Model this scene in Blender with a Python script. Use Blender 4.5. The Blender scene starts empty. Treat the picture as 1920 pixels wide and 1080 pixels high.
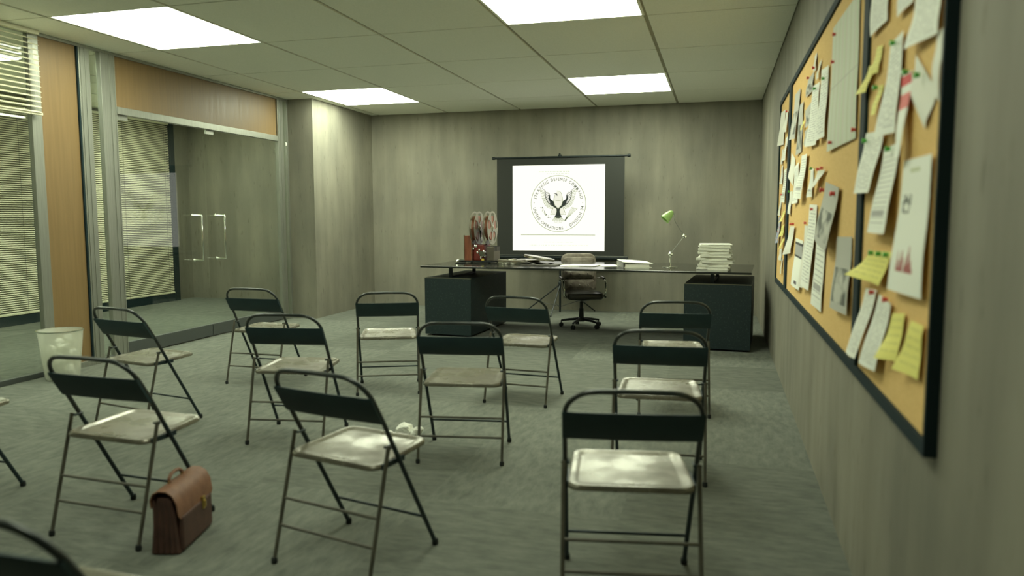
import bpy, bmesh, math, random
from mathutils import Vector, Matrix
random.seed(7)
PI = math.pi
SC = bpy.context.scene
COL = SC.collection

# ------------------------------------------------------------------ camera, world, exposure
CAM = Vector((5.1621, -10.9364, 1.3879))
YAW, PITCH, ROLL = 0.26863, -0.09498, -0.00186
cam_d = bpy.data.cameras.new('camera'); cam_o = bpy.data.objects.new('camera', cam_d); COL.objects.link(cam_o)
_cy, _sy, _cp, _sp = math.cos(YAW), math.sin(YAW), math.cos(PITCH), math.sin(PITCH)
_f = Vector((-_sy*_cp, _cy*_cp, _sp)); _r = Vector((_cy, _sy, 0)); _u = _r.cross(_f)
_r2 = math.cos(ROLL)*_r + math.sin(ROLL)*_u; _u2 = -math.sin(ROLL)*_r + math.cos(ROLL)*_u
_m = Matrix((_r2, _u2, -_f)).transposed().to_4x4(); _m.translation = CAM
cam_o.matrix_world = _m
cam_d.sensor_width = 36.0; cam_d.lens = 36.0*1408.02/1920.0; cam_d.clip_start = 0.05
cam_d.dof.use_dof = True; cam_d.dof.focus_distance = 9.6; cam_d.dof.aperture_fstop = 1.75
SC.camera = cam_o
SC.view_settings.view_transform = 'Standard'; SC.view_settings.look = 'None'
SC.view_settings.gamma = 1.0; SC.view_settings.use_curve_mapping = False
SC.view_settings.exposure = 0.0
w = bpy.data.worlds.new('world'); SC.world = w; w.use_nodes = True
w.node_tree.nodes['Background'].inputs[0].default_value = (0.05, 0.06, 0.05, 1)
w.node_tree.nodes['Background'].inputs[1].default_value = 0.2
SC.cycles.max_bounces = 10; SC.cycles.diffuse_bounces = 6; SC.cycles.glossy_bounces = 4
SC.cycles.transparent_max_bounces = 16; SC.cycles.transmission_bounces = 6
SC.cycles.sample_clamp_indirect = 6.0
SC.cycles.use_denoising = True

# ------------------------------------------------------------------ room measures
XL, XR, XP, CEIL = -0.53, 5.691, -0.124, 2.963
TX, TY, RB = 1.14, 1.242, 0.187
YB, YN = 0.0, -14.2          # back wall, wall behind the camera
YS = -1.79                   # where the left wall steps in
XC = -3.62                   # far wall of the corridor behind the glass
LAMP_COL = (0.93, 1.0, 0.76, 1)
LAMPS = [(0, 1, 20.0), (3, 1, 20.0), (0, 4, 15.0), (3, 4, 17.0), (0, 7, 7.0), (3, 7, 8.5)]   # tile column, tile row, strength
CORR_LAMPS = [(-2.9, 1, 18.0), (-2.9, 4, 18.0), (-2.9, 7, 14.0)]

# ------------------------------------------------------------------ materials
MATS = {}
def mat(name, col, rough=0.6, metal=0.0, col2=None, scale=8.0, stretch=(1, 1, 1), bump=0.0, bscale=60.0,
        emit=None, es=0.0, rough2=None, spec=0.5, alpha=None, lo=0.35, hi=0.65, det=6.0, coord='Object'):
    if name in MATS: return MATS[name]
    m = bpy.data.materials.new(name); m.use_nodes = True
    nt = m.node_tree; b = nt.nodes['Principled BSDF']
    b.inputs['Base Color'].default_value = (*col, 1); b.inputs['Roughness'].default_value = rough
    b.inputs['Metallic'].default_value = metal; b.inputs['Specular IOR Level'].default_value = spec
    if col2 is not None or rough2 is not None or bump:
        tc = nt.nodes.new('ShaderNodeTexCoord'); mp = nt.nodes.new('ShaderNodeMapping')
        mp.inputs['Scale'].default_value = stretch
        nt.links.new(tc.outputs[coord], mp.inputs[0])
    if col2 is not None or rough2 is not None:
        n = nt.nodes.new('ShaderNodeTexNoise'); n.inputs['Scale'].default_value = scale; n.inputs['Detail'].default_value = det
        nt.links.new(mp.outputs[0], n.inputs['Vector'])
        if col2 is not None:
            r = nt.nodes.new('ShaderNodeValToRGB')
            r.color_ramp.elements[0].position = lo; r.color_ramp.elements[1].position = hi
            r.color_ramp.elements[0].color = (*col, 1); r.color_ramp.elements[1].color = (*col2, 1)
            nt.links.new(n.outputs['Fac'], r.inputs[0]); nt.links.new(r.outputs[0], b.inputs['Base Color'])
        if rough2 is not None:
            mr = nt.nodes.new('ShaderNodeMapRange')
            mr.inputs[1].default_value = lo; mr.inputs[2].default_value = hi
            mr.inputs[3].default_value = rough; mr.inputs[4].default_value = rough2
            nt.links.new(n.outputs['Fac'], mr.inputs[0]); nt.links.new(mr.outputs[0], b.inputs['Roughness'])
    if bump:
        n2 = nt.nodes.new('ShaderNodeTexNoise'); n2.inputs['Scale'].default_value = bscale; n2.inputs['Detail'].default_value = 4
        nt.links.new(mp.outputs[0], n2.inputs['Vector'])
        bp = nt.nodes.new('ShaderNodeBump'); bp.inputs['Strength'].default_value = bump; bp.inputs['Distance'].default_value = 0.01
        nt.links.new(n2.outputs['Fac'], bp.inputs['Height']); nt.links.new(bp.outputs[0], b.inputs['Normal'])
    if emit is not None:
        b.inputs['Emission Color'].default_value = (*emit, 1); b.inputs['Emission Strength'].default_value = es
    MATS[name] = m
    return m

def concrete(name):
    m = bpy.data.materials.new(name); m.use_nodes = True; nt = m.node_tree; N = nt.nodes; L = nt.links
    b = N['Principled BSDF']; b.inputs['Roughness'].default_value = 0.72; b.inputs['Specular IOR Level'].default_value = 0.35
    g = N.new('ShaderNodeNewGeometry')
    def noise(sc, st, det):
        mp = N.new('ShaderNodeMapping'); mp.inputs['Scale'].default_value = st; L.new(g.outputs['Position'], mp.inputs[0])
        n = N.new('ShaderNodeTexNoise'); n.inputs['Scale'].default_value = sc; n.inputs['Detail'].default_value = det
        L.new(mp.outputs[0], n.inputs['Vector']); return n.outputs['Fac']
    def ramp(src, p0, c0, p1, c1):
        r = N.new('ShaderNodeValToRGB'); e = r.color_ramp.elements
        e[0].position = p0; e[0].color = (*c0, 1); e[1].position = p1; e[1].color = (*c1, 1); L.new(src, r.inputs[0]); return r.outputs[0]
    def mix(t, f, a, c):
        x = N.new('ShaderNodeMix'); x.data_type = 'RGBA'; x.blend_type = t; x.inputs[0].default_value = f
        L.new(a, x.inputs[6]); L.new(c, x.inputs[7]); return x.outputs[2]
    streak = ramp(noise(6.0, (1, 1, 0.13), 6), 0.25, (0.200, 0.190, 0.152), 0.75, (0.280, 0.268, 0.218))
    cloud = ramp(noise(1.6, (1, 1, 0.6), 6), 0.30, (0.76, 0.77, 0.76), 0.68, (1.10, 1.09, 1.05))
    c1 = mix('MULTIPLY', 1.0, streak, cloud)
    pores = ramp(noise(30.0, (1, 1, 0.25), 5), 0.63, (1, 1, 1), 0.76, (0.55, 0.53, 0.48))
    c2 = mix('MULTIPLY', 0.75, c1, pores)
    L.new(c2, b.inputs['Base Color'])
    bp = N.new('ShaderNodeBump'); bp.inputs['Strength'].default_value = 0.25; bp.inputs['Distance'].default_value = 0.01
    L.new(noise(30.0, (1, 1, 0.15), 5), bp.inputs['Height']); L.new(bp.outputs[0], b.inputs['Normal'])
    MATS[name] = m; return m

def carpet():
    m = bpy.data.materials.new('carpet'); m.use_nodes = True; nt = m.node_tree; N = nt.nodes; L = nt.links
    b = N['Principled BSDF']; b.inputs['Roughness'].default_value = 0.95; b.inputs['Specular IOR Level'].default_value = 0.15
    g = N.new('ShaderNodeNewGeometry')
    sc = N.new('ShaderNodeVectorMath'); sc.operation = 'SCALE'; sc.inputs['Scale'].default_value = 1.0/0.95; L.new(g.outputs['Position'], sc.inputs[0])
    fl = N.new('ShaderNodeVectorMath'); fl.operation = 'FLOOR'; L.new(sc.outputs[0], fl.inputs[0])
    wn = N.new('ShaderNodeTexWhiteNoise'); wn.noise_dimensions = '2D'; L.new(fl.outputs[0], wn.inputs['Vector'])
    # pile direction alternates from tile to tile
    def dirn(st):
        mp = N.new('ShaderNodeMapping'); mp.inputs['Scale'].default_value = st; L.new(g.outputs['Position'], mp.inputs[0])
        n = N.new('ShaderNodeTexNoise'); n.inputs['Scale'].default_value = 7.0; n.inputs['Detail'].default_value = 9; n.inputs['Roughness'].default_value = 0.7
        L.new(mp.outputs[0], n.inputs['Vector']); return n.outputs['Fac']
    a, c = dirn((1, 3, 1)), dirn((3, 1, 1))
    gt = N.new('ShaderNodeMath'); gt.operation = 'GREATER_THAN'; gt.inputs[1].default_value = 0.5; L.new(wn.outputs['Value'], gt.inputs[0])
    mx = N.new('ShaderNodeMix'); mx.data_type = 'FLOAT'; L.new(gt.outputs[0], mx.inputs[0]); L.new(a, mx.inputs[2]); L.new(c, mx.inputs[3])
    r = N.new('ShaderNodeValToRGB'); e = r.color_ramp.elements
    e[0].position = 0.33; e[0].color = (0.118, 0.130, 0.112, 1); e[1].position = 0.68; e[1].color = (0.205, 0.218, 0.182, 1)
    L.new(mx.outputs[0], r.inputs[0])
    mr = N.new('ShaderNodeMapRange'); mr.inputs[3].default_value = 0.86; mr.inputs[4].default_value = 1.1; L.new(wn.outputs['Value'], mr.inputs[0])
    vm = N.new('ShaderNodeVectorMath'); vm.operation = 'SCALE'; L.new(r.outputs[0], vm.inputs[0]); L.new(mr.outputs[0], vm.inputs['Scale'])
    L.new(vm.outputs[0], b.inputs['Base Color'])
    n3 = N.new('ShaderNodeTexNoise'); n3.inputs['Scale'].default_value = 260; L.new(g.outputs['Position'], n3.inputs['Vector'])
    bp = N.new('ShaderNodeBump'); bp.inputs['Strength'].default_value = 0.5; bp.inputs['Distance'].default_value = 0.006
    L.new(n3.outputs['Fac'], bp.inputs['Height']); L.new(bp.outputs[0], b.inputs['Normal'])
    MATS['carpet'] = m; return m

def glass(name, tint=(0.93, 0.96, 0.93), k=1.0):
    m = bpy.data.materials.new(name); m.use_nodes = True; nt = m.node_tree; N = nt.nodes; L = nt.links
    N.remove(N['Principled BSDF']); out = N['Material Output']
    t = N.new('ShaderNodeBsdfTransparent'); t.inputs[0].default_value = (*tint, 1)
    g = N.new('ShaderNodeBsdfGlossy'); g.inputs['Roughness'].default_value = 0.0; g.inputs[0].default_value = (1, 1, 1, 1)
    lw = N.new('ShaderNodeLayerWeight'); lw.inputs['Blend'].default_value = 0.5
    pw = N.new('ShaderNodeMath'); pw.operation = 'POWER'; pw.inputs[1].default_value = 5.0; L.new(lw.outputs['Facing'], pw.inputs[0])
    mu = N.new('ShaderNodeMath'); mu.operation = 'MULTIPLY_ADD'; mu.inputs[1].default_value = 0.9*k; mu.inputs[2].default_value = 0.045*k; L.new(pw.outputs[0], mu.inputs[0])
    mx = N.new('ShaderNodeMixShader'); L.new(mu.outputs[0], mx.inputs[0]); L.new(t.outputs[0], mx.inputs[1]); L.new(g.outputs[0], mx.inputs[2])
    L.new(mx.outputs[0], out.inputs['Surface']); MATS[name] = m; return m

def paper_mat(kind, i):
    nm = 'paper_%s_%d' % (kind, i)
    m = bpy.data.materials.new(nm); m.use_nodes = True; nt = m.node_tree; N = nt.nodes; L = nt.links
    b = N['Principled BSDF']; b.inputs['Roughness'].default_value = 0.7; b.inputs['Specular IOR Level'].default_value = 0.25
    base = {'sticky': (0.86, 0.80, 0.24), 'photo': (0.50, 0.50, 0.44), 'blue': (0.30, 0.34, 0.5), 'table': (0.66, 0.70, 0.56)}.get(kind, (0.88, 0.90, 0.80))
    if kind == 'plain': base = (0.80, 0.80, 0.69)
    uv = N.new('ShaderNodeUVMap'); sep = N.new('ShaderNodeSeparateXYZ'); L.new(uv.outputs[0], sep.inputs[0])
    def math_(op, a, bb=None, c=None):
        n = N.new('ShaderNodeMath'); n.operation = op
        for k, v in enumerate((a, bb, c)):
            if v is None: continue
            if isinstance(v, (int, float)): n.inputs[k].default_value = v
            else: L.new(v, n.inputs[k])
        return n.outputs[0]
    u, v = sep.outputs[0], sep.outputs[1]
    def band(x, a, c): return math_('MULTIPLY', math_('GREATER_THAN', x, a), math_('LESS_THAN', x, c))
    def noise(sx, sy, s=1.0):
        mp = N.new('ShaderNodeMapping'); mp.inputs['Scale'].default_value = (sx, sy, 1); mp.inputs['Location'].default_value = (i*3.7, i*1.3, 0)
        L.new(uv.outputs[0], mp.inputs[0]); n = N.new('ShaderNodeTexNoise'); n.inputs['Scale'].default_value = s; n.inputs['Detail'].default_value = 2
        L.new(mp.outputs[0], n.inputs['Vector']); return n.outputs['Fac']
    cur = [None]
    def over(fac, col):
        x = N.new('ShaderNodeMix'); x.data_type = 'RGBA'; L.new(fac, x.inputs[0])
        if cur[0] is None: x.inputs[6].default_value = (*base, 1)
        else: L.new(cur[0], x.inputs[6])
        x.inputs[7].default_value = (*col, 1); cur[0] = x.outputs[2]
    margin = math_('MULTIPLY', band(u, 0.1, 0.9), band(v, 0.07, 0.93))
    lines = math_('LESS_THAN', math_('FRACT', math_('MULTIPLY', v, 26.0)), 0.42)
    words = math_('GREATER_THAN', noise(9, 26.0), 0.46)
    ink = (0.28, 0.28, 0.26)
    if kind == 'text': over(math_('MULTIPLY', math_('MULTIPLY', math_('MULTIPLY', margin, lines), words), 0.55), ink)
    elif kind == 'lines':
        over(math_('MULTIPLY', math_('MULTIPLY', margin, math_('LESS_THAN', math_('FRACT', math_('MULTIPLY', v, 17.0)), 0.22)), 0.55), ink)
        over(math_('MULTIPLY', band(v, 0.2, 0.27), band(u, 0.1, 0.85)), (0.45, 0.45, 0.42))
    elif kind == 'stripe':
        over(band(v, 0.86, 0.98), (0.72, 0.10, 0.10)); over(band(v, 0.58, 0.76), (0.78, 0.22, 0.20))
    elif kind == 'table':
        over(math_('MULTIPLY', math_('LESS_THAN', math_('FRACT', math_('MULTIPLY', u, 7.0)), 0.3), 0.35), (0.62, 0.50, 0.44))
        over(math_('MULTIPLY', math_('LESS_THAN', math_('FRACT', math_('ADD', math_('MULTIPLY', u, 5.0), 0.4)), 0.18), 0.4), (0.50, 0.62, 0.34))
        over(math_('MULTIPLY', math_('LESS_THAN', math_('FRACT', math_('MULTIPLY', v, 60.0)), 0.3), 0.25), (0.5, 0.52, 0.42))
        over(band(v, 0.495, 0.505), (0.52, 0.52, 0.44))
    elif kind == 'chart':
        bars = math_('MULTIPLY', band(v, 0.16, 0.36), math_('GREATER_THAN', math_('SUBTRACT', noise(14, 1.0), math_('MULTIPLY', math_('SUBTRACT', v, 0.16), 1.3)), 0.38))
        over(math_('MULTIPLY', bars, band(u, 0.22, 0.75)), (0.42, 0.14, 0.13))
        over(math_('MULTIPLY', band(v, 0.60, 0.74), math_('MULTIPLY', band(u, 0.12, 0.42), math_('GREATER_THAN', noise(16, 18), 0.5))), (0.05, 0.06, 0.05))
        over(math_('MULTIPLY', band(v, 0.9, 0.93), band(u, 0.3, 0.65)), (0.62, 0.66, 0.45))
    elif kind == 'header':
        over(band(v, 0.62, 0.93), (0.42, 0.42, 0.40)); over(band(v, 0.88, 0.93), (0.07, 0.07, 0.07)); over(band(v, 0.62, 0.66), (0.07, 0.07, 0.07))
        over(math_('MULTIPLY', band(v, 0.07, 0.14), band(u, 0.4, 0.7)), (0.1, 0.08, 0.09))
    elif kind == 'photo':
        r = N.new('ShaderNodeValToRGB'); e = r.color_ramp.elements; e[0].position = 0.4; e[0].color = (0.13, 0.14, 0.12, 1); e[1].position = 0.6; e[1].color = (0.55, 0.55, 0.48, 1)
        L.new(noise(2.4, 3.0), r.inputs[0])
        x = N.new('ShaderNodeMix'); x.data_type = 'RGBA'; L.new(math_('MULTIPLY', band(v, 0.1, 0.58), band(u, 0.08, 0.92)), x.inputs[0])
        x.inputs[6].default_value = (*base, 1); L.new(r.outputs[0], x.inputs[7]); cur[0] = x.outputs[2]
    elif kind == 'sticky':
        over(math_('MULTIPLY', math_('MULTIPLY', margin, math_('LESS_THAN', math_('FRACT', math_('MULTIPLY', v, 6.0)), 0.35)), math_('MULTIPLY', words, 0.3)), (0.35, 0.34, 0.12))
    elif kind == 'blue':
        over(math_('GREATER_THAN', noise(3, 8), 0.52), (0.62, 0.62, 0.55)); over(math_('GREATER_THAN', noise(4, 9), 0.62), (0.5, 0.1, 0.1))
    if cur[0] is not None: L.new(cur[0], b.inputs['Base Color'])
    else: b.inputs['Base Color'].default_value = (*base, 1)
    MATS[nm] = m; return m

M_WALL = concrete('concrete'); M_CARPET = carpet()
M_TILE = mat('ceiling_tile', (0.86, 0.88, 0.78), 0.9, col2=(0.92, 0.93, 0.83), scale=90, bump=0.25, bscale=200, coord='Object')
M_GAP = mat('ceiling_gap', (0.36, 0.345, 0.26), 0.9)
M_METAL = mat('brushed_aluminium', (0.36, 0.37, 0.32), 0.34, 0.7, col2=(0.31, 0.32, 0.28), scale=30, stretch=(4, 4, 0.15), rough2=0.5)
M_RAIL = mat('grey_kick_rail', (0.085, 0.095, 0.09), 0.5, 0.3)
M_WOOD = mat('orange_veneer', (0.205, 0.130, 0.052), 0.42, col2=(0.235, 0.152, 0.062), scale=14, stretch=(3, 3, 0.12), rough2=0.5)
M_BLIND = mat('cream_slat', (0.72, 0.70, 0.52), 0.45)
M_DARKFR = mat('dark_frame', (0.012, 0.026, 0.030), 0.75, spec=0.2)
M_GLASS = glass('clear_glass', k=1.15)
M_CHROME = mat('chrome', (0.82, 0.84, 0.78), 0.12, 1.0)
M_TUBE = mat('worn_tube', (0.075, 0.073, 0.056), 0.36, 0.25, col2=(0.125, 0.118, 0.090), scale=12, rough2=0.5)
M_TUBED = mat('black_tube', (0.010, 0.024, 0.030), 0.4, 0.2, col2=(0.018, 0.034, 0.038), scale=14)
M_HOOP = mat('dark_hoop', (0.014, 0.024, 0.026), 0.30, 0.2, col2=(0.040, 0.046, 0.040), scale=12, spec=0.7)
M_BACK = mat('dark_teal_panel', (0.009, 0.030, 0.036), 0.6, 0.0, col2=(0.012, 0.037, 0.042), scale=10)
M_SEAT = mat('scuffed_seat_metal', (0.215, 0.205, 0.155), 0.24, 0.25, col2=(0.125, 0.112, 0.082), scale=5.5, rough2=0.5, lo=0.42, hi=0.66, det=8)
M_RUBBER = mat('rubber', (0.012, 0.016, 0.016), 0.8)
M_DESK = mat('black_desk_glass', (0.022, 0.024, 0.020), 0.14, 0.0, spec=0.7)
M_PED = mat('speckled_black', (0.0060, 0.0180, 0.0205), 0.5, 0.0, col2=(0.030, 0.046, 0.044), scale=55, lo=0.56, hi=0.72, det=4)
M_EDGE = mat('brass_edge', (0.25, 0.235, 0.17), 0.35, 0.8)
M_BLACK = mat('black_metal', (0.010, 0.016, 0.017), 0.4, 0.2)
M_SCREEN = mat('grey_screen_fabric', (0.018, 0.0205, 0.0165), 0.75)
M_LEATHER = mat('brown_grey_leather', (0.115, 0.095, 0.075), 0.38, col2=(0.22, 0.195, 0.155), scale=14, bump=0.3, bscale=40)
M_SEATB = mat('dark_leather', (0.035, 0.034, 0.026), 0.3)
M_BAG = mat('tan_leather', (0.185, 0.085, 0.048), 0.55, col2=(0.24, 0.115, 0.066), scale=18, bump=0.2, bscale=120)
M_BAGD = mat('dark_brown_leather', (0.070, 0.034, 0.027), 0.55, col2=(0.098, 0.047, 0.036), scale=18)
M_BRASS = mat('brass', (0.55, 0.40, 0.12), 0.3, 0.9)
M_WHITE = mat('white_paper', (0.88, 0.89, 0.80), 0.7, col2=(0.82, 0.83, 0.73), scale=30)
M_WALNUT = mat('walnut_panel', (0.20, 0.060, 0.030), 0.4, col2=(0.30, 0.095, 0.045), scale=12, stretch=(4, 4, 0.4))
M_REEL = mat('smoky_reel', (0.24, 0.225, 0.17), 0.4, 0.1)
M_FILM = mat('orange_film', (0.25, 0.095, 0.050), 0.4)
M_TIN = mat('film_tin', (0.62, 0.60, 0.50), 0.22, 0.9)
M_LAMPG = mat('pale_green_enamel', (0.42, 0.66, 0.22), 0.35)
M_CORK = mat('cork', (0.72, 0.47, 0.165), 0.9, col2=(0.82, 0.56, 0.22), scale=120, bump=0.3, bscale=150)
M_GREY = mat('grey_cloth', (0.10, 0.095, 0.085), 0.8)
M_BIN = mat('bin_metal', (0.66, 0.67, 0.58), 0.30, 0.4, col2=(0.52, 0.53, 0.45), scale=9, stretch=(3, 3, 0.3))
M_INK = mat('dark_ink', (0.05, 0.055, 0.04), 0.8)

# ------------------------------------------------------------------ mesh helpers
def box(bm, x0, x1, y0, y1, z0, z1):
    v = [bm.verts.new((x, y, z)) for x in (x0, x1) for y in (y0, y1) for z in (z0, z1)]
    for f in ((0, 1, 3, 2), (4, 6, 7, 5), (0, 4, 5, 1), (2, 3, 7, 6), (0, 2, 6, 4), (1, 5, 7, 3)):
        bm.faces.new([v[i] for i in f])
    return v

def tube(bm, pts, r, seg=10, closed=False, cap=True):
    pts = [Vector(p) for p in pts]; n = len(pts); rings = []
    rr = r if isinstance(r, (list, tuple)) else [r]*n
    t0 = (pts[1]-pts[0]).normalized()
    a = Vector((0, 0, 1)) if abs(t0.z) < 0.9 else Vector((1, 0, 0))
    nrm = t0.cross(a).normalized()
    for i, p in enumerate(pts):
        if closed: t = (pts[(i+1) % n]-pts[i-1]).normalized()
        elif i == 0: t = (pts[1]-pts[0]).normalized()
        elif i == n-1: t = (pts[-1]-pts[-2]).normalized()
        else: t = ((pts[i+1]-p).normalized()+(p-pts[i-1]).normalized()).normalized()
        nrm = (nrm-t*nrm.dot(t)).normalized(); b = t.cross(nrm)
        rings.append([bm.verts.new(p+(nrm*math.cos(2*PI*k/seg)+b*math.sin(2*PI*k/seg))*rr[i]) for k in range(seg)])
    m = n if closed else n-1
    for i in range(m):
        A, B = rings[i], rings[(i+1) % n]
        for k in range(seg):
            bm.faces.new((A[k], A[(k+1) % seg], B[(k+1) % seg], B[k]))
    if cap and not closed:
        bm.faces.new(rings[0][::-1]); bm.faces.new(rings[-1])

def lathe(bm, prof, seg=24, M=None, caps=True):
    rings = []
    for (r, z) in prof:
        ring = []
        for k in range(seg):
            p = Vector((r*math.cos(2*PI*k/seg), r*math.sin(2*PI*k/seg), z))
            if M is not None: p = M @ p
            ring.append(bm.verts.new(p))
        rings.append(ring)
    for A, B in zip(rings, rings[1:]):
        for k in range(seg): bm.faces.new((A[k], A[(k+1) % seg], B[(k+1) % seg], B[k]))
    if caps:
        bm.faces.new(rings[0][::-1]); bm.faces.new(rings[-1])

def prism(bm, pts, h, M=None):
    """closed outline pts (2D, xy) from z=0 to z=h, through M"""
    lo = [Vector((p[0], p[1], 0)) for p in pts]; hi = [Vector((p[0], p[1], h)) for p in pts]
    if M is not None: lo = [M @ p for p in lo]; hi = [M @ p for p in hi]
    a = [bm.verts.new(p) for p in lo]; b = [bm.verts.new(p) for p in hi]; n = len(pts)
    for k in range(n): bm.faces.new((a[k], a[(k+1) % n], b[(k+1) % n], b[k]))
    bm.faces.new(a[::-1]); bm.faces.new(b)

def link(name, bm, m, parent=None, smooth=False, bevel=0.0, seg=2):
    bmesh.ops.recalc_face_normals(bm, faces=bm.faces)
    me = bpy.data.meshes.new(name); bm.to_mesh(me); bm.free()
    for x in (m if isinstance(m, (list, tuple)) else [m]): me.materials.append(x)
    o = bpy.data.objects.new(name, me); COL.objects.link(o)
    if parent is not None: o.parent = parent
    if smooth:
        for p in me.polygons: p.use_smooth = True
        md = o.modifiers.new('edges', 'EDGE_SPLIT'); md.split_angle = math.radians(38)
    if bevel:
        b = o.modifiers.new('bevel', 'BEVEL'); b.width = bevel; b.segments = seg; b.limit_method = 'ANGLE'
    return o
def nb(): return bmesh.new()
def boxobj(name, m, parent, *dims, bevel=0.0):
    bm = nb(); box(bm, *dims); return link(name, bm, m, parent, bevel=bevel)
def tubeobj(name, m, parent, pts, r, seg=10, closed=False):
    bm = nb(); tube(bm, pts, r, seg, closed); return link(name, bm, m, parent, smooth=True)
def thing(name, label, cat, loc=(0, 0, 0), rz=0.0, group=None):
    o = bpy.data.objects.new(name, None); COL.objects.link(o); o.empty_display_size = 0.1
    o.location = loc; o.rotation_euler = (0, 0, rz); o['label'] = label; o['category'] = cat
    if group: o['group'] = group
    return o
def tag(o, label, cat, group=None):
    o['label'] = label; o['category'] = cat
    if group: o['group'] = group
    return o
def struct(o): o['kind'] = 'structure'; return o
def copy_tree(o, parent=None):
    c = o.copy(); COL.objects.link(c); c.parent = parent
    for ch in list(o.children): copy_tree(ch, c)
    return c

# ------------------------------------------------------------------ room shell
struct(boxobj('floor', M_CARPET, None, XC-0.1, XR+0.1, YN-0.1, 0.3, -0.08, 0.0))
def wall(name, *d): return struct(boxobj(name, M_WALL, None, *d))
wall('wall_back', XL-0.02, XR, YB, YB+0.12, 0, CEIL)
wall('wall_right', XR, XR+0.12, YN, YB+0.12, 0, CEIL)
wall('wall_step', XL-0.05, XP, YS, YB, 0, CEIL)
wall('wall_near', XC, XR, YN-0.12, YN, 0, CEIL)
wall('wall_corridor_back', XC, XL-0.05, 0.12, 0.24, 0, CEIL)
wall('wall_corridor', XC-0.1, XC, YN, 0.24, 0, CEIL)
bm = nb(); box(bm, XC-0.1, XR+0.1, YN-0.1, 0.3, CEIL+0.012, CEIL+0.1)
nf = len(bm.faces)
lampcells = {(i, j) for i, j, s in LAMPS}
gx, gy = 0.017, 0.008
for i in range(-1, 5):
    for j in range(0, 13):
        x0, x1 = i*TX+gx, (i+1)*TX-gx
        ya, yb = RB-j*TY-gy, RB-(j+1)*TY+gy
        if (i, j) in lampcells: continue
        x0, x1 = max(x0, XL+0.002), min(x1, XR-0.002); ya = min(ya, YB-0.002)
        if x1-x0 < 0.02: continue
        box(bm, x0, x1, yb, ya, CEIL, CEIL+0.014)
corrcells = {(j) for x, j, s in CORR_LAMPS}
for i in range(0, 3):
    for j in range(0, 13):
        x0 = XC + 0.02 + i*1.0; x1 = x0+0.97
        if i == 1 and j in corrcells: continue
        box(bm, x0, min(x1, XL-0.06), RB-(j+1)*TY+gy, min(RB-j*TY-gy, 0.11), CEIL, CEIL+0.014)
for k, f in enumerate(bm.faces): f.material_index = 0 if k < nf else 1
struct(link('ceiling', bm, [M_GAP, M_TILE]))

def light_mat(name, s, col=LAMP_COL):
    m = bpy.data.materials.new(name); m.use_nodes = True; nt = m.node_tree; nt.nodes.remove(nt.nodes['Principled BSDF'])
    e = nt.nodes.new('ShaderNodeEmission'); e.inputs[0].default_value = col; e.inputs[1].default_value = s
    nt.links.new(e.outputs[0], nt.nodes['Material Output'].inputs[0]); return m
LNAMES = {(0, 1): 'square white ceiling light panel nearest the corner of the lit concrete step',
          (3, 1): 'white ceiling light panel on the right, above the desk lamp',
          (0, 4): 'greyish white ceiling light panel at the upper left, close to the glass partition',
          (3, 4): 'white ceiling light panel cut by the top edge of the photo',
          (0, 7): 'white ceiling light panel above the camera on the glass side',
          (3, 7): 'white ceiling light panel above the camera on the pin board side'}
def lightpanel(x0, x1, y0, y1, s, label, group):
    t = thing('ceiling_light', label, 'ceiling light', ((x0+x1)/2, (y0+y1)/2, CEIL), 0, group)
    hx, hy = (x1-x0)/2, (y1-y0)/2
    bm = nb()
    for a in ((-hx, hx, -hy, -hy+0.016), (-hx, hx, hy-0.016, hy), (-hx, -hx+0.022, -hy+0.016, hy-0.016), (hx-0.022, hx, -hy+0.016, hy-0.016)):
        box(bm, *a, 0.0, 0.012)
    link('trim_frame', bm, M_TILE, t)
    bm = nb(); box(bm, -hx+0.022, hx-0.022, -hy+0.016, hy-0.016, 0.003, 0.010)
    link('diffuser', bm, light_mat('diffuser_%.1f' % s, s), t)
    return t
for i, j, s in LAMPS:
    lightpanel(i*TX+0.004, (i+1)*TX-0.004, RB-(j+1)*TY+0.002, RB-j*TY-0.002, s, LNAMES[(i, j)], 'ceiling light panels')
for k, (x, j, s) in enumerate(CORR_LAMPS):
    lightpanel(XC+1.02, XC+1.99, RB-(j+1)*TY+0.004, RB-j*TY-0.004, s,
               ['corridor ceiling light at the far end behind the glass', 'corridor ceiling light behind the glass doors', 'corridor ceiling light behind the near glass'][k], 'corridor light panels')

# ------------------------------------------------------------------ glass partition along the left wall
XG = XL-0.005      # glass plane
XF, XK = XL+0.035, XL-0.015    # room-side and corridor-side faces of the frames
def trim(n, m, *d, bevel=0.003): return struct(boxobj('trim_%d' % n, m, None, *d, bevel=bevel))
ZT = 2.935
trim(1, M_METAL, XK, XF, YN, YS, ZT, CEIL)                      # head rail under the ceiling
trim(2, M_METAL, XK, XF, -5.755, -5.655, 0.0, ZT)
trim(3, M_METAL, XK, XF, -5.235, -5.110, 0.0, ZT)
trim(4, M_METAL, XK, XF, -4.985, -4.805, 0.0, ZT)
trim(5, M_METAL, XK, XF, -2.035, -1.905, 0.0, ZT)
trim(6, M_METAL, XK, XF, YS-0.035, YS, 0.0, ZT)
trim(7, M_METAL, XK-0.005, XF+0.005, -4.805, -2.035, 2.385, 2.455)    # transom over the doors
trim(8, M_RAIL, XK, XF, YN, -5.755, 0.0, 0.045)
trim(9, M_RAIL, XK, XF, -5.110, -4.985, 0.0, 0.045)
trim(10, M_METAL, XK, XF, -5.655, -5.235, 0.0, 0.05)
trim(11, M_METAL, XK, XF, -1.905, YS-0.035, 0.0, 0.045)
bm = nb()   # slim bright beads along the mullions
for y in (-5.215, -5.165, -4.875, -4.82, -2.02, -1.975):
    box(bm, XF, XF+0.005, y-0.004, y+0.004, 0.0, ZT)
struct(link('trim_12', bm, M_METAL))
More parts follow.
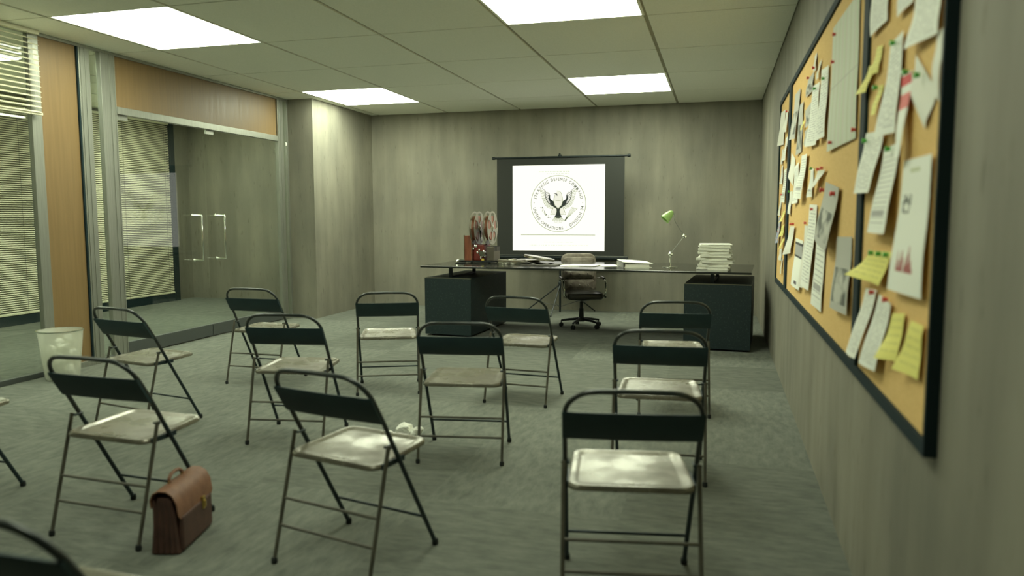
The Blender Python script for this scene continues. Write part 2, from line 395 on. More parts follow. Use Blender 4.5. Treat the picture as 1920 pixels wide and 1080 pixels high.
struct(boxobj('trim_13', M_DARKFR, None, XL-0.03, XL+0.03, -5.250, -5.235, 0.05, ZT))
tag(boxobj('wood_panel', M_WOOD, None, XL-0.02, XL+0.012, -5.655, -5.250, 0.05, ZT), 'tall orange veneer panel standing floor to ceiling in the glass partition', 'panel')
tag(boxobj('wood_panel', M_WOOD, None, XL-0.02, XL+0.012, -4.800, -2.040, 2.456, ZT), 'long orange veneer panel above the glass double door', 'panel')
for n, (a, c) in enumerate(((YN, -9.0), (-8.95, -5.755), (-5.110, -4.985), (-1.905, YS-0.035))):
    struct(boxobj('window_%d' % (n+1), M_GLASS, None, XG-0.004, XG+0.004, a, c, 0.045, ZT))
trim(14, M_METAL, XK, XF, -9.0, -8.95, 0.045, ZT)
# double glass door
def door(n, y0, y1, hy):
    d = bpy.data.objects.new('door_%d' % n, None); COL.objects.link(d); d.location = (XG, y0, 0); struct(d)
    L_ = y1-y0
    boxobj('glass_leaf', M_GLASS, d, -0.005, 0.005, 0.003, L_-0.003, 0.145, 2.38)
    boxobj('bottom_rail', M_RAIL, d, -0.028, 0.028, 0.003, L_-0.003, 0.012, 0.145, bevel=0.003)
    bm = nb(); box(bm, -0.012, 0.012, 0.03, 0.16, 2.335, 2.382); link('patch_fitting', bm, M_METAL, d)
    h = hy-y0
    for s in (1,):
        hd = tubeobj('door_handle', M_CHROME, d, [(0.006*s, h, 0.905), (0.118*s, h, 0.905), (0.125*s, h, 0.912), (0.125*s, h, 1.399), (0.118*s, h, 1.406), (0.006*s, h, 1.406)], 0.011, 12)
        bm = nb()
        for z in (0.905, 1.406): lathe(bm, [(0.02, 0), (0.02, 0.006), (0.012, 0.008)], 16, Matrix.Translation((0.005*s, h, z)) @ Matrix.Rotation(s*PI/2, 4, 'Y'))
        link('rosette', bm, M_CHROME, hd, smooth=True)
    return d
door(1, -4.803, -3.492, -3.735); door(2, -3.486, -2.037, -3.335)

# blinds ------------------------------------------------------------
def blind(x, y0, y1, z0, z1, pitch, label, depth=0.024, tilt=-0.75, rails=True, ms=M_BLIND, group='venetian blinds'):
    t = thing('venetian_blind', label, 'blind', (x, (y0+y1)/2, z0), 0, group)
    h = (y1-y0)/2; bm = nb(); z = 0.03
    while z < (z1-z0)-0.05:
        dx, dz = depth/2*math.cos(tilt), depth/2*math.sin(tilt)
        a = [(-dx, z-dz), (0, z+0.0025), (dx, z+dz)]
        lo = [bm.verts.new((p[0], -h+0.01, p[1])) for p in a]; hi = [bm.verts.new((p[0], h-0.01, p[1])) for p in a]
        for k in (0, 1): bm.faces.new((lo[k], lo[k+1], hi[k+1], hi[k]))
        z += pitch
    sl = link('slats', bm, ms, t)
    boxobj('bottom_rail', ms, t, -0.012, 0.012, -h, h, 0.0, 0.022, bevel=0.003)
    boxobj('head_rail', ms, t, -0.018, 0.018, -h, h, (z1-z0)-0.035, (z1-z0), bevel=0.002)
    n = max(2, int((y1-y0)/0.9)+1)
    for k in range(n):
        y = -h+0.12+(2*h-0.24)*k/(n-1); boxobj('ladder_cord', M_GREY, t, 0.013, 0.0145, y-0.0015, y+0.0015, 0.0, z1-z0-0.03)
    return t
blind(XC+0.06, -8.6, -0.42, 0.13, CEIL-0.05, 0.0275, 'very wide venetian blind on the far corridor wall, seen through the glass')
trim(15, M_DARKFR, XC, XC+0.09, -0.42, -0.32, 0.0, CEIL)
trim(16, M_DARKFR, XC, XC+0.09, -8.7, -8.6, 0.0, CEIL)
trim(17, M_DARKFR, XC, XC+0.07, -8.6, -0.42, 0.0, 0.12)
blind(XL+0.085, -8.9, -5.70, 2.253, CEIL-0.002, 0.043, 'half raised cream venetian blind at the top left of the glass partition', depth=0.05, tilt=-0.45)
t = thing('blind_chain', 'thin bead chain hanging beside the right door post, by the concrete step', 'chain', (XF+0.012, -1.872, 0.0))
bm = nb()
for k in range(96): bmesh.ops.create_icosphere(bm, subdivisions=1, radius=0.0055, matrix=Matrix.Translation((0, 0, 0.85+k*0.0155)))
link('beads', bm, M_METAL, t)
bm = nb(); lathe(bm, [(0.004, 0), (0.011, 0.006), (0.012, 0.045), (0.004, 0.05)], 12, Matrix.Translation((0, 0, 2.335))); link('connector', bm, mat('white_plastic', (0.9, 0.92, 0.85), 0.3), t, smooth=True)
tubeobj('upper_cord', M_METAL, t, [(0, 0, 2.385), (0, 0, 2.93)], 0.002, 6)

# ------------------------------------------------------------------ folding chairs
def folding_chair():
    t = thing('folding_chair', '', 'chair', (0, 0, 0), 0, 'folding chairs facing the desk')
    W = 0.235
    def side(z):       # fore-aft place of the main tube at height z
        return 0.229-(0.343/0.61)*z if z < 0.61 else -0.114-0.62*(z-0.61)
    hoop = []
    for z in (0.50, 0.56, 0.61, 0.66, 0.705): hoop.append((-W, side(z), z))
    for k in range(1, 8):
        a = k/8*PI/2; hoop.append((-W+0.105*(1-math.cos(a)), side(0.705+0.095*math.sin(a)), 0.705+0.095*math.sin(a)))
    hoop.append((-W+0.115, side(0.80), 0.801)); hoop.append((0, side(0.802), 0.803))
    full = hoop + [(-p[0], p[1], p[2]) for p in hoop[-2::-1]]
    tubeobj('back_frame', M_HOOP, t, full, 0.0095, 12)
    for s in (-1, 1):
        l = tubeobj('leg', M_TUBED, t, [(s*W, side(0.02), 0.02), (s*W, side(0.25), 0.25), (s*W, side(0.50), 0.50)], 0.0095, 12)
        bm = nb(); lathe(bm, [(0.0115, 0), (0.0135, 0.004), (0.0138, 0.014), (0.0122, 0.026), (0.0098, 0.028)], 14, Matrix.Translation((s*W, side(0.012), 0.0))); link('foot_cap', bm, M_RUBBER, l, smooth=True)
        l = tubeobj('leg', M_TUBE, t, [(s*(W+0.004), -0.229+0.268*z, z) for z in (0.02, 0.27, 0.515)], 0.0082, 12)
        bm = nb(); lathe(bm, [(0.0105, 0), (0.0125, 0.004), (0.0128, 0.013), (0.0112, 0.024), (0.0085, 0.026)], 14, Matrix.Translation((s*(W+0.004), -0.226, 0.0))); link('foot_cap', bm, M_RUBBER, l, smooth=True)
        bm = nb()
        tube(bm, [(s*(W-0.014), -0.092, 0.508), (s*(W-0.014), -0.052, 0.508)], 0.0045, 8)
        tube(bm, [(s*(W-0.017), -0.09, 0.508), (s*(W+0.014), -0.09, 0.508)], 0.0055, 8)
        link('hinge', bm, M_TUBED, t, smooth=True)
        box_ = nb(); box(box_, s*(W-0.012)-0.003, s*(W-0.012)+0.003, -0.115, 0.03, 0.425, 0.447); link('seat_bracket', box_, M_TUBED, t)
    for z in (0.148, 0.252): tubeobj('stretcher', M_TUBE, t, [(-W-0.002, -0.229+0.268*z, z), (W+0.002, -0.229+0.268*z, z)], 0.0064, 10)
    tubeobj('stretcher', M_TUBED, t, [(-W, side(0.152), 0.152), (W, side(0.152), 0.152)], 0.006, 10)
    # backrest band, a little hollow towards the sitter
    bm = nb(); n = 14; cols = []
    for k in range(n+1):
        x = (-W+2*W*k/n)*1.035; q = 1-(2*k/n-1)**2; ring = []
        for z, o in ((0.607, 0.004), (0.612, 0.009), (0.712, 0.009), (0.720, 0.004), (0.720, -0.004), (0.712, -0.009), (0.612, -0.009), (0.607, -0.004)):
            ring.append(bm.verts.new((x, side(z)-0.010-0.010*q+o, z)))
        cols.append(ring)
    for A, B in zip(cols, cols[1:]):
        for k in range(8): bm.faces.new((A[k], A[(k+1) % 8], B[(k+1) % 8], B[k]))
    bm.faces.new(cols[0]); bm.faces.new(cols[-1][::-1])
    link('backrest', bm, M_BACK, t, smooth=True)
    # seat: pressed metal pan with a rolled rim
    def outline(ins, rad):
        pts = []
        xr, xf, yr, yf = 0.224-ins, 0.212-ins, -0.152+ins, 0.222-ins
        for (cx, cy, a0) in ((xf-rad, yf-rad, 0), (-xf+rad, yf-rad, PI/2), (-xr+rad, yr+rad, PI), (xr-rad, yr+rad, 1.5*PI)):
            for k in range(7):
                a = a0+k/6*PI/2; pts.append((cx+rad*math.cos(a), cy+rad*math.sin(a)))
        return pts
    def zz(y): return 0.446+(y+0.15)*0.045
    bm = nb(); rings = []
    for ins, dz, rad in ((0.012, -0.024, 0.035), (0.001, -0.020, 0.045), (0.0, -0.008, 0.045), (0.005, 0.0, 0.045), (0.024, 0.0005, 0.035), (0.033, -0.0045, 0.03), (0.05, -0.0045, 0.025)):
        rings.append([bm.verts.new((p[0], p[1], zz(p[1])+dz)) for p in outline(ins, rad)])
    for A, B in zip(rings, rings[1:]):
        m_ = len(A)
        for k in range(m_): bm.faces.new((A[k], A[(k+1) % m_], B[(k+1) % m_], B[k]))
    bm.faces.new(rings[0][::-1]); bm.faces.new(rings[-1])
    link('seat', bm, M_SEAT, t, smooth=True)
    return t
CH = [
      (2.627, -8.201, -0.051, 'dark folding chair with the brown briefcase at its right foot'),
      (3.75, -8.222, -0.221, 'folding chair turned slightly right, crumpled paper on the floor beyond its seat'),
      (4.863, -8.224, 0.168, 'large folding chair at the front right with a bright highlight on its seat'),
      (4.867, -6.847, 0.073, 'folding chair with a stained seat, just beyond the large front right chair'),
      (4.86, -5.493, 0.127, 'folding chair with its backrest in front of the right desk pedestal'),
      (2.611, -5.42, 0.394, 'folding chair standing just left of the left desk pedestal, seen squarely from behind'),
      (3.747, -6.83, 0.169, "folding chair in the middle of the room, its hoop over the left desk pedestal's foot"),
      (3.753, -5.466, -0.081, 'folding chair nearest to the office chair, just beyond and right of the middle one'),
      (1.448, -6.762, -0.188, 'folding chair standing nearest to the waste bin and the tall orange panel'),
      (1.463, -5.391, 0.003, 'folding chair in front of the right leaf of the glass door'),
      (2.604, -6.775, 0.153, "folding chair in the middle row, between the middle chair and the waste bin's chair"),
      (1.475, -8.185, 0.0, 'folding chair at the left edge, only a seat corner and front foot showing'),
      (3.715, -9.612, -0.05, 'blurred folding chair cut by the bottom left corner of the photo'),
]
proto = folding_chair()
for k, (x, y, a, lab) in enumerate(CH):
    c = proto if k == 0 else copy_tree(proto)
    c.location = (x, y, 0); c.rotation_euler = (0, 0, a); c['label'] = lab

# ------------------------------------------------------------------ briefcase
P1, P2 = Vector((2.905, -8.455, 0)), Vector((2.965, -8.085, 0))   # long bottom edge runs away from the camera
bag = thing('briefcase', 'brown leather briefcase with a flap and brass clasp standing beside the left chair', 'briefcase', (2.952, -8.290, 0), math.radians(104)); bag.scale = (0.79, 0.88, 0.92)
HL, HT, HH = 0.200, 0.062, 0.285      # half length (local x = away from the camera), half thickness, height
def body_prof(s, k):   # gusset body, y half width at height z
    return s
bm = nb()
secs = []
for x in (-HL, -HL+0.012, HL-0.012, HL):
    e = 0.006 if abs(x) == HL else 0
    secs.append([bm.verts.new((x, y, z)) for y, z in ((-HT-0.008+e, 0.004), (-HT-0.004+e, 0.03), (-HT+0.012+e, 0.20), (-0.030+e, 0.262), (0.030-e, 0.262), (HT-0.012-e, 0.20), (HT+0.004-e, 0.03), (HT+0.008-e, 0.004))])
for A, B in zip(secs, secs[1:]):
    for k in range(8): bm.faces.new((A[k], A[(k+1) % 8], B[(k+1) % 8], B[k]))
bm.faces.new(secs[0][::-1]); bm.faces.new(secs[-1])
link('body', bm, M_BAGD, bag, bevel=0.004)
for y in (-0.035, -0.008, 0.020, 0.045):
    bm = nb(); secs = []
    for z in (0.008, 0.1, 0.2, 0.25):
        q = 0.011*(1-0.5*z/0.25)
        secs.append([bm.verts.new(p) for p in ((-HL+0.004, y-q, z), (-HL-0.012*(1-z/0.3)-0.002, y, z), (-HL+0.004, y+q, z))])
    for A, B in zip(secs, secs[1:]):
        for k in range(3): bm.faces.new((A[k], A[(k+1) % 3], B[(k+1) % 3], B[k]))
    bm.faces.new(secs[0]); bm.faces.new(secs[-1])
    link('gusset_fold', bm, M_BAGD, bag)
# flap over the top and down the front (local -y side faces the right of the photo)
bm = nb(); prof = []
for k in range(13):
    a = k/12; ang = PI*0.92*(1-a)-0.0
    prof.append((0.062*math.cos(PI-ang*0.0)-0, 0))
pth = [(0.052, 0.215), (0.058, 0.250), (0.045, 0.278), (0.018, 0.290), (-0.016, 0.288), (-0.044, 0.270), (-0.062, 0.235), (-0.068, 0.19), (-0.071, 0.150)]
XS = [-HL-0.006, -HL+0.02, -HL+0.06, 0, HL-0.06, HL-0.02, HL+0.006]
def flap_ring(off):
    g = []
    for i, x in enumerate(XS):
        row = []
        for j, (y, z) in enumerate(pth):
            d = Vector((y, z-0.19)).normalized()
            zc = z
            if j == len(pth)-1: zc = z+(0.030 if i in (0, 6) else (0.010 if i in (1, 5) else 0))
            row.append(bm.verts.new((x, y+d.x*off, zc+d.y*off*0.7)))
        g.append(row)
    return g
A, B = flap_ring(0.0), flap_ring(0.006)
for G, fl in ((A, False), (B, True)):
    for i in range(len(XS)-1):
        for j in range(len(pth)-1):
            bm.faces.new((G[i][j], G[i+1][j], G[i+1][j+1], G[i][j+1]))
for i in range(len(XS)-1):
    for j in (0, len(pth)-1): bm.faces.new((A[i][j], A[i+1][j], B[i+1][j], B[i][j]))
for j in range(len(pth)-1):
    for i in (0, len(XS)-1): bm.faces.new((A[i][j], A[i][j+1], B[i][j+1], B[i][j]))
link('flap', bm, M_BAG, bag, smooth=True)
boxobj('front_pocket', M_BAGD, bag, -HL+0.02, HL-0.02, -HT-0.020, -HT+0.005, 0.012, 0.17, bevel=0.01)
cl = boxobj('clasp', M_BRASS, bag, 0.055, 0.085, -0.088, -0.074, 0.125, 0.185, bevel=0.003)
boxobj('clasp_tongue', M_BRASS, cl, 0.062, 0.078, -0.094, -0.086, 0.135, 0.165, bevel=0.002)
hd = tubeobj('handle', M_BAG, bag, [(-0.075, 0.02, 0.285), (-0.070, 0.024, 0.312), (-0.045, 0.026, 0.325), (0.0, 0.027, 0.329), (0.045, 0.026, 0.325), (0.070, 0.024, 0.312), (0.075, 0.02, 0.285)], 0.0085, 10)
bm = nb()
for x in (-0.075, 0.075): tube(bm, [(x-0.012, 0.02, 0.286), (x-0.010, 0.02, 0.300), (x+0.010, 0.02, 0.300), (x+0.012, 0.02, 0.286)], 0.003, 8)
link('handle_ring', bm, M_BRASS, hd, smooth=True)

# ------------------------------------------------------------------ waste bin and crumpled paper
def crumple(bm, c, r, seed, sq=(1, 1, 1)):
    rnd = random.Random(seed); b2 = nb(); bmesh.ops.create_icosphere(b2, subdivisions=3, radius=1.0)
    dirs = [Vector((rnd.gauss(0, 1), rnd.gauss(0, 1), rnd.gauss(0, 1))).normalized() for _ in range(16)]
    offs = [rnd.uniform(0.62, 0.95) for _ in dirs]; mp = {}
    for v in b2.verts:
        d = v.co.normalized(); q = min([1.15]+[o/max(1e-3, d.dot(n)) for n, o in zip(dirs, offs) if d.dot(n) > 0.2])
        q *= 1+0.10*math.sin(9*d.x+seed)*math.sin(11*d.y)*math.sin(8*d.z+1)+rnd.uniform(-0.03, 0.03)
        mp[v.index] = bm.verts.new((c[0]+d.x*q*r*sq[0], c[1]+d.y*q*r*sq[1], c[2]+d.z*q*r*sq[2]))
    for f in b2.faces: bm.faces.new([mp[v.index] for v in f.verts])
    b2.free()
t = thing('waste_bin', 'tapered wire mesh waste bin full of crumpled paper, by the glass partition', 'waste bin', (-0.285, -5.80, 0))
bm = nb(); n = 36
lathe(bm, [(0.130, 0.0), (0.133, 0.006), (0.175, 0.415), (0.180, 0.419), (0.180, 0.425), (0.172, 0.425), (0.169, 0.415), (0.127, 0.012)], n, caps=False)
bmesh.ops.contextual_create(bm, geom=[v for v in bm.verts if abs(v.co.z) < 1e-4])
m = bpy.data.materials.new('bin_mesh'); m.use_nodes = True; nt = m.node_tree; b = nt.nodes['Principled BSDF']
b.inputs['Base Color'].default_value = (0.88, 0.90, 0.80, 1); b.inputs['Roughness'].default_value = 0.25; b.inputs['Metallic'].default_value = 0.2
tr = nt.nodes.new('ShaderNodeBsdfTransparent'); mx = nt.nodes.new('ShaderNodeMixShader'); mx.inputs[0].default_value = 0.42
nt.links.new(tr.outputs[0], mx.inputs[1]); nt.links.new(b.outputs[0], mx.inputs[2]); nt.links.new(mx.outputs[0], nt.nodes['Material Output'].inputs[0])
link('shell', bm, m, t, smooth=True)
bm = nb(); lathe(bm, [(0.172, 0.418), (0.181, 0.418), (0.182, 0.427), (0.172, 0.427)], n, caps=False); link('rim', bm, M_CHROME, t, smooth=True)
rnd = random.Random(3)
BINP = [(-0.07, -0.05, 0.07, .08), (0.07, 0.02, 0.075, .08), (-0.02, 0.08, 0.08, .075), (0.05, -0.08, 0.16, .07), (-0.08, 0.03, 0.19, .075), (0.06, 0.07, 0.20, .075), (-0.03, -0.09, 0.25, .07), (0.08, -0.03, 0.27, .08), (-0.06, 0.06, 0.28, .07), (0.105, 0.0, 0.35, .06)]
WHERE = ['at the bottom left of', 'at the bottom right of', 'at the back bottom of', 'low on the near side of', 'at mid height on the left of', 'at mid height at the back of', 'on top, toward the camera, in', 'under the highest ball at the right of', 'on top at the back left of', 'highest, near the right rim, in']
for k, (x, y, z, r) in enumerate(BINP):
    bm = nb(); crumple(bm, (0, 0, 0), r*0.76, k+5); o = link('crumpled_paper', bm, M_WHITE)
    o.location = (-0.285+x*0.74, -5.80+y*0.74, z*1.02+0.002); tag(o, 'crumpled white paper ball %s the waste bin' % WHERE[k], 'paper', 'crumpled papers in the waste bin')
for k, (x, y, r, sq, lab) in enumerate(((3.262, -6.60, 0.052, (1.25, 1, 0.8), 'larger crumpled white paper on the carpet beyond the chair with the turned seat'),
                                 (3.345, -6.63, 0.043, (1.1, 1, 0.8), 'crumpled white paper on the carpet touching the larger one on its right'),
                                 (3.150, -6.62, 0.024, (1.3, 1, 0.7), 'smallest crumpled paper scrap on the carpet, left of the larger ones'))):
    bm = nb(); crumple(bm, (0, 0, 0), r, k+40, sq); o = link('crumpled_paper', bm, M_WHITE)
    zmin = min(v.co.z for v in o.data.vertices); o.location = (x, y, -zmin); tag(o, lab, 'paper', 'crumpled papers on the carpet')

# ------------------------------------------------------------------ desk
DA = math.radians(-3.6); DL, DD, DZ = 3.68, 1.30, 0.82
desk = thing('desk', 'long black desk with a thin glass top raised on two speckled pedestals', 'desk', (1.815, -2.805, 0), DA)
boxobj('desktop', M_DESK, desk, 0, DL, 0, DD, DZ-0.022, DZ, bevel=0.003)
def pedestal(x0, x1, y0, y1, zt, bracks):
    p = boxobj('pedestal', M_PED, desk, x0, x1, y0, y1, 0.02, zt, bevel=0.004)
    boxobj('top_edge', M_EDGE, p, x0, x1, y0-0.003, y0+0.004, zt-0.006, zt+0.002)
    bm = nb()
    for x in (x0+0.06, x1-0.10):
        for y in (y0+0.06, y1-0.10): box(bm, x, x+0.04, y, y+0.04, 0, 0.021)
    link('plinth_foot', bm, M_BLACK, p)
    for (bx, yb0, yb1) in bracks:
        bm = nb()
        for y in (yb0, yb1): box(bm, bx, bx+0.035, y, y+0.035, zt, DZ-0.022)
        if yb1 > yb0: box(bm, bx+0.005, bx+0.03, yb0, yb1, zt, zt+0.018); box(bm, bx+0.005, bx+0.03, yb0, yb1, DZ-0.034, DZ-0.022)
        link('riser_bracket', bm, M_BLACK, p)
pedestal(0.045, 0.625, 0.02, 1.24, 0.682, [(0.31, 0.12, 0.85)])
pedestal(3.015, 3.685, 0.02, 1.24, 0.694, [(3.27, 0.12, 0.95)])
def dpt(x, y, z=DZ):
    c, s = math.cos(DA), math.sin(DA); return (1.815+c*x-s*y, -2.805+s*x+c*y, z)

# stack of paper bundles
for k in range(8):
    z0 = DZ+k*0.0335
    t = thing('paper_bundle', 'thick white paper bundle, %s of the stack on the desk' % ['lowest', 'second from the bottom', 'third from the bottom', 'fourth from the bottom', 'fourth from the top', 'third from the top', 'second from the top', 'topmost'][k],
              'papers', (5.125+0.012*((k % 3)-1), -2.50+0.01*((k % 2)), z0+0.0003), 0.03*((k*7) % 5-2), 'paper bundles stacked on the desk')
    sh = -0.008 if k % 2 else 0.006
    boxobj('cover', M_WHITE, t, -0.165+sh, 0.165+sh, -0.22, 0.22, 0.0, 0.004)
    boxobj('page_block', M_WHITE, t, -0.155+sh, 0.150+sh, -0.212, 0.212, 0.004, 0.028)
    boxobj('upper_cover', M_WHITE, t, -0.150+sh, 0.172+sh, -0.22, 0.216, 0.028, 0.033)
    bm = nb(); prism(bm, [(-0.168+sh, 0.0), (-0.05+sh, 0.0), (-0.075+sh, 0.024), (-0.168+sh, 0.024)], 0.02, Matrix.Translation((0, -0.213, 0.004)) @ Matrix.Rotation(PI/2, 4, 'X'))
    link('folded_tab', bm, M_WHITE, t)

# desk lamp
t = thing('desk_lamp', 'slim jointed desk lamp with a pale green shade standing on the desk', 'lamp', (4.645, -2.43, DZ), 0)
bm = nb(); lathe(bm, [(0.085, 0), (0.086, 0.006), (0.078, 0.010), (0.015, 0.012)], 32); link('base', bm, M_CHROME, t, smooth=True)
tubeobj('stem', M_CHROME, t, [(0, 0, 0.012), (0, 0, 0.155)], 0.010, 12)
def ball(name, m_, p, r, sc=(1, 1, 1)):
    bm = nb(); bmesh.ops.create_uvsphere(bm, u_segments=16, v_segments=10, radius=r, matrix=Matrix.Translation(p) @ Matrix.Diagonal((*sc, 1))); return link(name, bm, m_, t, smooth=True)
J1, J2, J3 = (0, 0, 0.148), (0.148, 0, 0.350), (0.018, -0.01, 0.560)
ball('lower_joint', M_CHROME, J1, 0.026, (1, 0.7, 1)); ball('elbow_joint', M_CHROME, J2, 0.024, (1.1, 0.7, 0.9))
tubeobj('lower_arm', M_METAL, t, [J1, J2], 0.005, 8)
tubeobj('upper_arm', M_METAL, t, [J2, (0.075, -0.005, 0.46), (0.035, -0.01, 0.53), (0.045, -0.01, 0.575), (0.02, -0.01, 0.618)], 0.0035, 8)
ax = Vector((-0.080, -0.03, -0.085)).normalized(); Mq = Vector((0, 0, 1)).rotation_difference(ax).to_matrix().to_4x4()
bm = nb(); pr = [(0.012, -0.012), (0.022, -0.004), (0.033, 0.012), (0.043, 0.04), (0.051, 0.075), (0.056, 0.115), (0.053, 0.114), (0.048, 0.075), (0.040, 0.04), (0.028, 0.012)]
lathe(bm, pr, 28, Matrix.Translation((0.010, -0.012, 0.612)) @ Mq); sh = link('lamp_shade', bm, M_LAMPG, t, smooth=True)
bm = nb(); bmesh.ops.create_uvsphere(bm, u_segments=12, v_segments=8, radius=0.022, matrix=Matrix.Translation(Vector((0.010, -0.012, 0.612))+ax*0.07)); link('bulb', bm, M_WHITE, sh, smooth=True)

# binder
t = thing('ring_binder', 'open white binder with a lifted cover and paper inside, lying on the desk', 'binder', (4.25, -2.42, DZ+0.0004), math.radians(20))
boxobj('lower_cover', M_WHITE, t, -0.16, 0.16, -0.16, 0.16, 0, 0.004)
boxobj('page_block', M_WHITE, t, -0.14, 0.13, -0.15, 0.15, 0.004, 0.036)
boxobj('spine', mat('grey_spine', (0.3, 0.3, 0.28), 0.5), t, -0.166, -0.160, -0.16, 0.16, 0.0, 0.062)
bm = nb(); vs = [(-0.165, -0.16, 0.062), (-0.165, 0.16, 0.072), (0.0, -0.165, 0.048), (0.0, 0.16, 0.066), (0.17, -0.16, 0.042), (0.17, 0.16, 0.050)]
a = [bm.verts.new(v) for v in vs]; b_ = [bm.verts.new((v[0], v[1], v[2]+0.004)) for v in vs]
for q in ((0, 1, 3, 2), (2, 3, 5, 4)): bm.faces.new([a[i] for i in q]); bm.faces.new([b_[i] for i in q])
for i, j in ((0, 1), (1, 3), (3, 5), (5, 4), (4, 2), (2, 0)): bm.faces.new((a[i], a[j], b_[j], b_[i]))
link('lifted_cover', bm, M_WHITE, t)
bm = nb()
for y in (-0.1, 0, 0.1): tube(bm, [(-0.150+0.018*math.cos(q), y, 0.036+0.018*math.sin(q)) for q in [k*2*PI/12 for k in range(12)]], 0.0015, 6, closed=True)
link('ring', bm, M_CHROME, t, smooth=True)

# loose papers, folder, film tins
def flat(name, x, y, sx, sy, rz, h, m_, lab, cat, group=None, z=DZ):
    o = boxobj(name, m_, None, -sx/2, sx/2, -sy/2, sy/2, 0, h); o.location = (x, y, z+0.0003); o.rotation_euler = (0, 0, rz); tag(o, lab, cat, group); return o
flat('paper_sheet', 3.58, -2.37, 0.38, 0.30, 0.25, 0.002, M_WHITE, 'white sheet lying on the desk in front of the office chair', 'paper', 'papers before the office chair')
flat('magazine', 3.66, -2.38, 0.34, 0.26, -0.12, 0.006, M_WHITE, 'thin white booklet lying across the white sheet before the office chair', 'booklet', z=DZ+0.0026)
flat('paper_sheet', 3.95, -2.30, 0.22, 0.30, 0.5, 0.003, M_WHITE, 'small white sheet poking out left of the open binder', 'paper')
flat('folder', 3.175, -2.38, 0.42, 0.32, -0.12, 0.012, M_GREY, 'grey folder lying flat between the film tins and the papers', 'folder')
bm = nb(); N_ = 10; vs = []
for i in range(N_+1):
    for j in range(N_+1):
        x, y = -0.17+0.34*i/N_, -0.11+0.22*j/N_
        vs.append(bm.verts.new((x, y, 0.003+0.022*abs(math.sin(5*i/N_*1.3+0.6))*(0.5+0.5*math.cos(3*j/N_)))))
for i in range(N_):
    for j in range(N_): bm.faces.new((vs[i*(N_+1)+j], vs[(i+1)*(N_+1)+j], vs[(i+1)*(N_+1)+j+1], vs[i*(N_+1)+j+1]))
o = link('grey_cloth', bm, M_GREY, smooth=True); s_ = o.modifiers.new('thickness', 'SOLIDIFY'); s_.thickness = 0.003; s_.offset = 1
o.location = (3.12, -2.36, DZ+0.014); tag(o, 'rumpled dark grey cloth lying on the grey folder', 'cloth')

def tin_shell(bm, R, h, M=None):
    lathe(bm, [(R-0.002, 0), (R, 0.003), (R, h), (R-0.003, h+0.001), (R-0.004, 0.005)], 40, M)
t = thing('film_tin', 'open round film tin holding a reel of orange film, flat on the desk', 'film tin', (2.765, -2.23, DZ+0.0004), 0)
bm = nb(); tin_shell(bm, 0.185, 0.040); link('tin', bm, M_TIN, t, smooth=True)
bm = nb(); lathe(bm, [(0.05, 0.006), (0.155, 0.006), (0.155, 0.045), (0.05, 0.045)], 36, caps=False); link('film_roll', bm, M_FILM, t, smooth=True)
bm = nb(); lathe(bm, [(0.012, 0.046), (0.165, 0.046), (0.165, 0.050), (0.012, 0.050)], 36); rf = link('reel_flange', bm, M_REEL, t, smooth=True)
bm = nb(); lathe(bm, [(0.03, 0.05), (0.062, 0.05), (0.060, 0.06), (0.02, 0.062)], 24); link('hub', bm, M_TIN, rf, smooth=True)
t = thing('film_can_lid', 'shiny shallow film can lid lying tilted beyond the open tin and the grey folder', 'film can', (3.03, -1.93, DZ+0.0), math.radians(-20))  # loose lid of a film can, modelled as one shallow disc
Mx = Matrix.Translation((0, 0, 0.046)) @ Matrix.Rotation(math.radians(8), 4, 'Y') @ Matrix.Rotation(math.radians(-5), 4, 'X')
bm = nb(); lathe(bm, [(0.188, 0), (0.19, -0.001), (0.19, 0.024), (0.187, 0.026), (0.10, 0.027), (0.186, 0.028)][:5], 40, Mx); link('lid_disc', bm, M_TIN, t, smooth=True)
t = thing('film_tin', 'flat closed film tin under the raised edge of the tilted lid', 'film tin', (2.83, -1.75, DZ+0.0004), 0)
bm = nb(); lathe(bm, [(0.17, 0), (0.172, 0.003), (0.172, 0.026), (0.168, 0.028)], 40); link('tin', bm, M_TIN, t, smooth=True)

# ------------------------------------------------------------------ film projector
t = thing('film_projector', 'old film projector with two large film reels at the left end of the desk', 'projector', (2.255, -2.07, DZ+0.0004), math.radians(-8))
boxobj('base_plate', M_BLACK, t, -0.15, 0.28, -0.16, 0.16, 0.012, 0.030, bevel=0.004)
bm = nb()
for x in (-0.12, 0.25):
    for y in (-0.13, 0.13): lathe(bm, [(0.014, 0), (0.014, 0.013)], 12, Matrix.Translation((x, y, 0)))
link('foot', bm, M_RUBBER, t)
pn = boxobj('side_cabinet', M_WALNUT, t, -0.085, 0.015, -0.14, 0.13, 0.030, 0.335, bevel=0.006)
for x in (-0.092, 0.012):
    for y in (-0.147, 0.127): boxobj('corner_trim', M_CHROME, pn, x, x+0.010, y, y+0.010, 0.024, 0.346, bevel=0.002)
bm = nb(); tube(bm, [(-0.035, -0.09, 0.335), (-0.035, -0.085, 0.358), (-0.035, 0.085, 0.358), (-0.035, 0.09, 0.335)], 0.006, 8); link('carry_handle', bm, M_CHROME, pn, smooth=True)
boxobj('mechanism_housing', mat('red_enamel', (0.20, 0.035, 0.025), 0.35), t, 0.02, 0.16, -0.11, 0.10, 0.030, 0.225, bevel=0.012)
boxobj('lamp_house', mat('bronze_housing', (0.17, 0.15, 0.12), 0.35, 0.5), t, 0.205, 0.305, -0.13, 0.06, 0.030, 0.205, bevel=0.01)
bm = nb()
for k in range(5): box(bm, 0.203, 0.307, -0.12+k*0.035, -0.105+k*0.035, 0.15, 0.207)
link('cooling_fin', bm, M_BLACK, t)
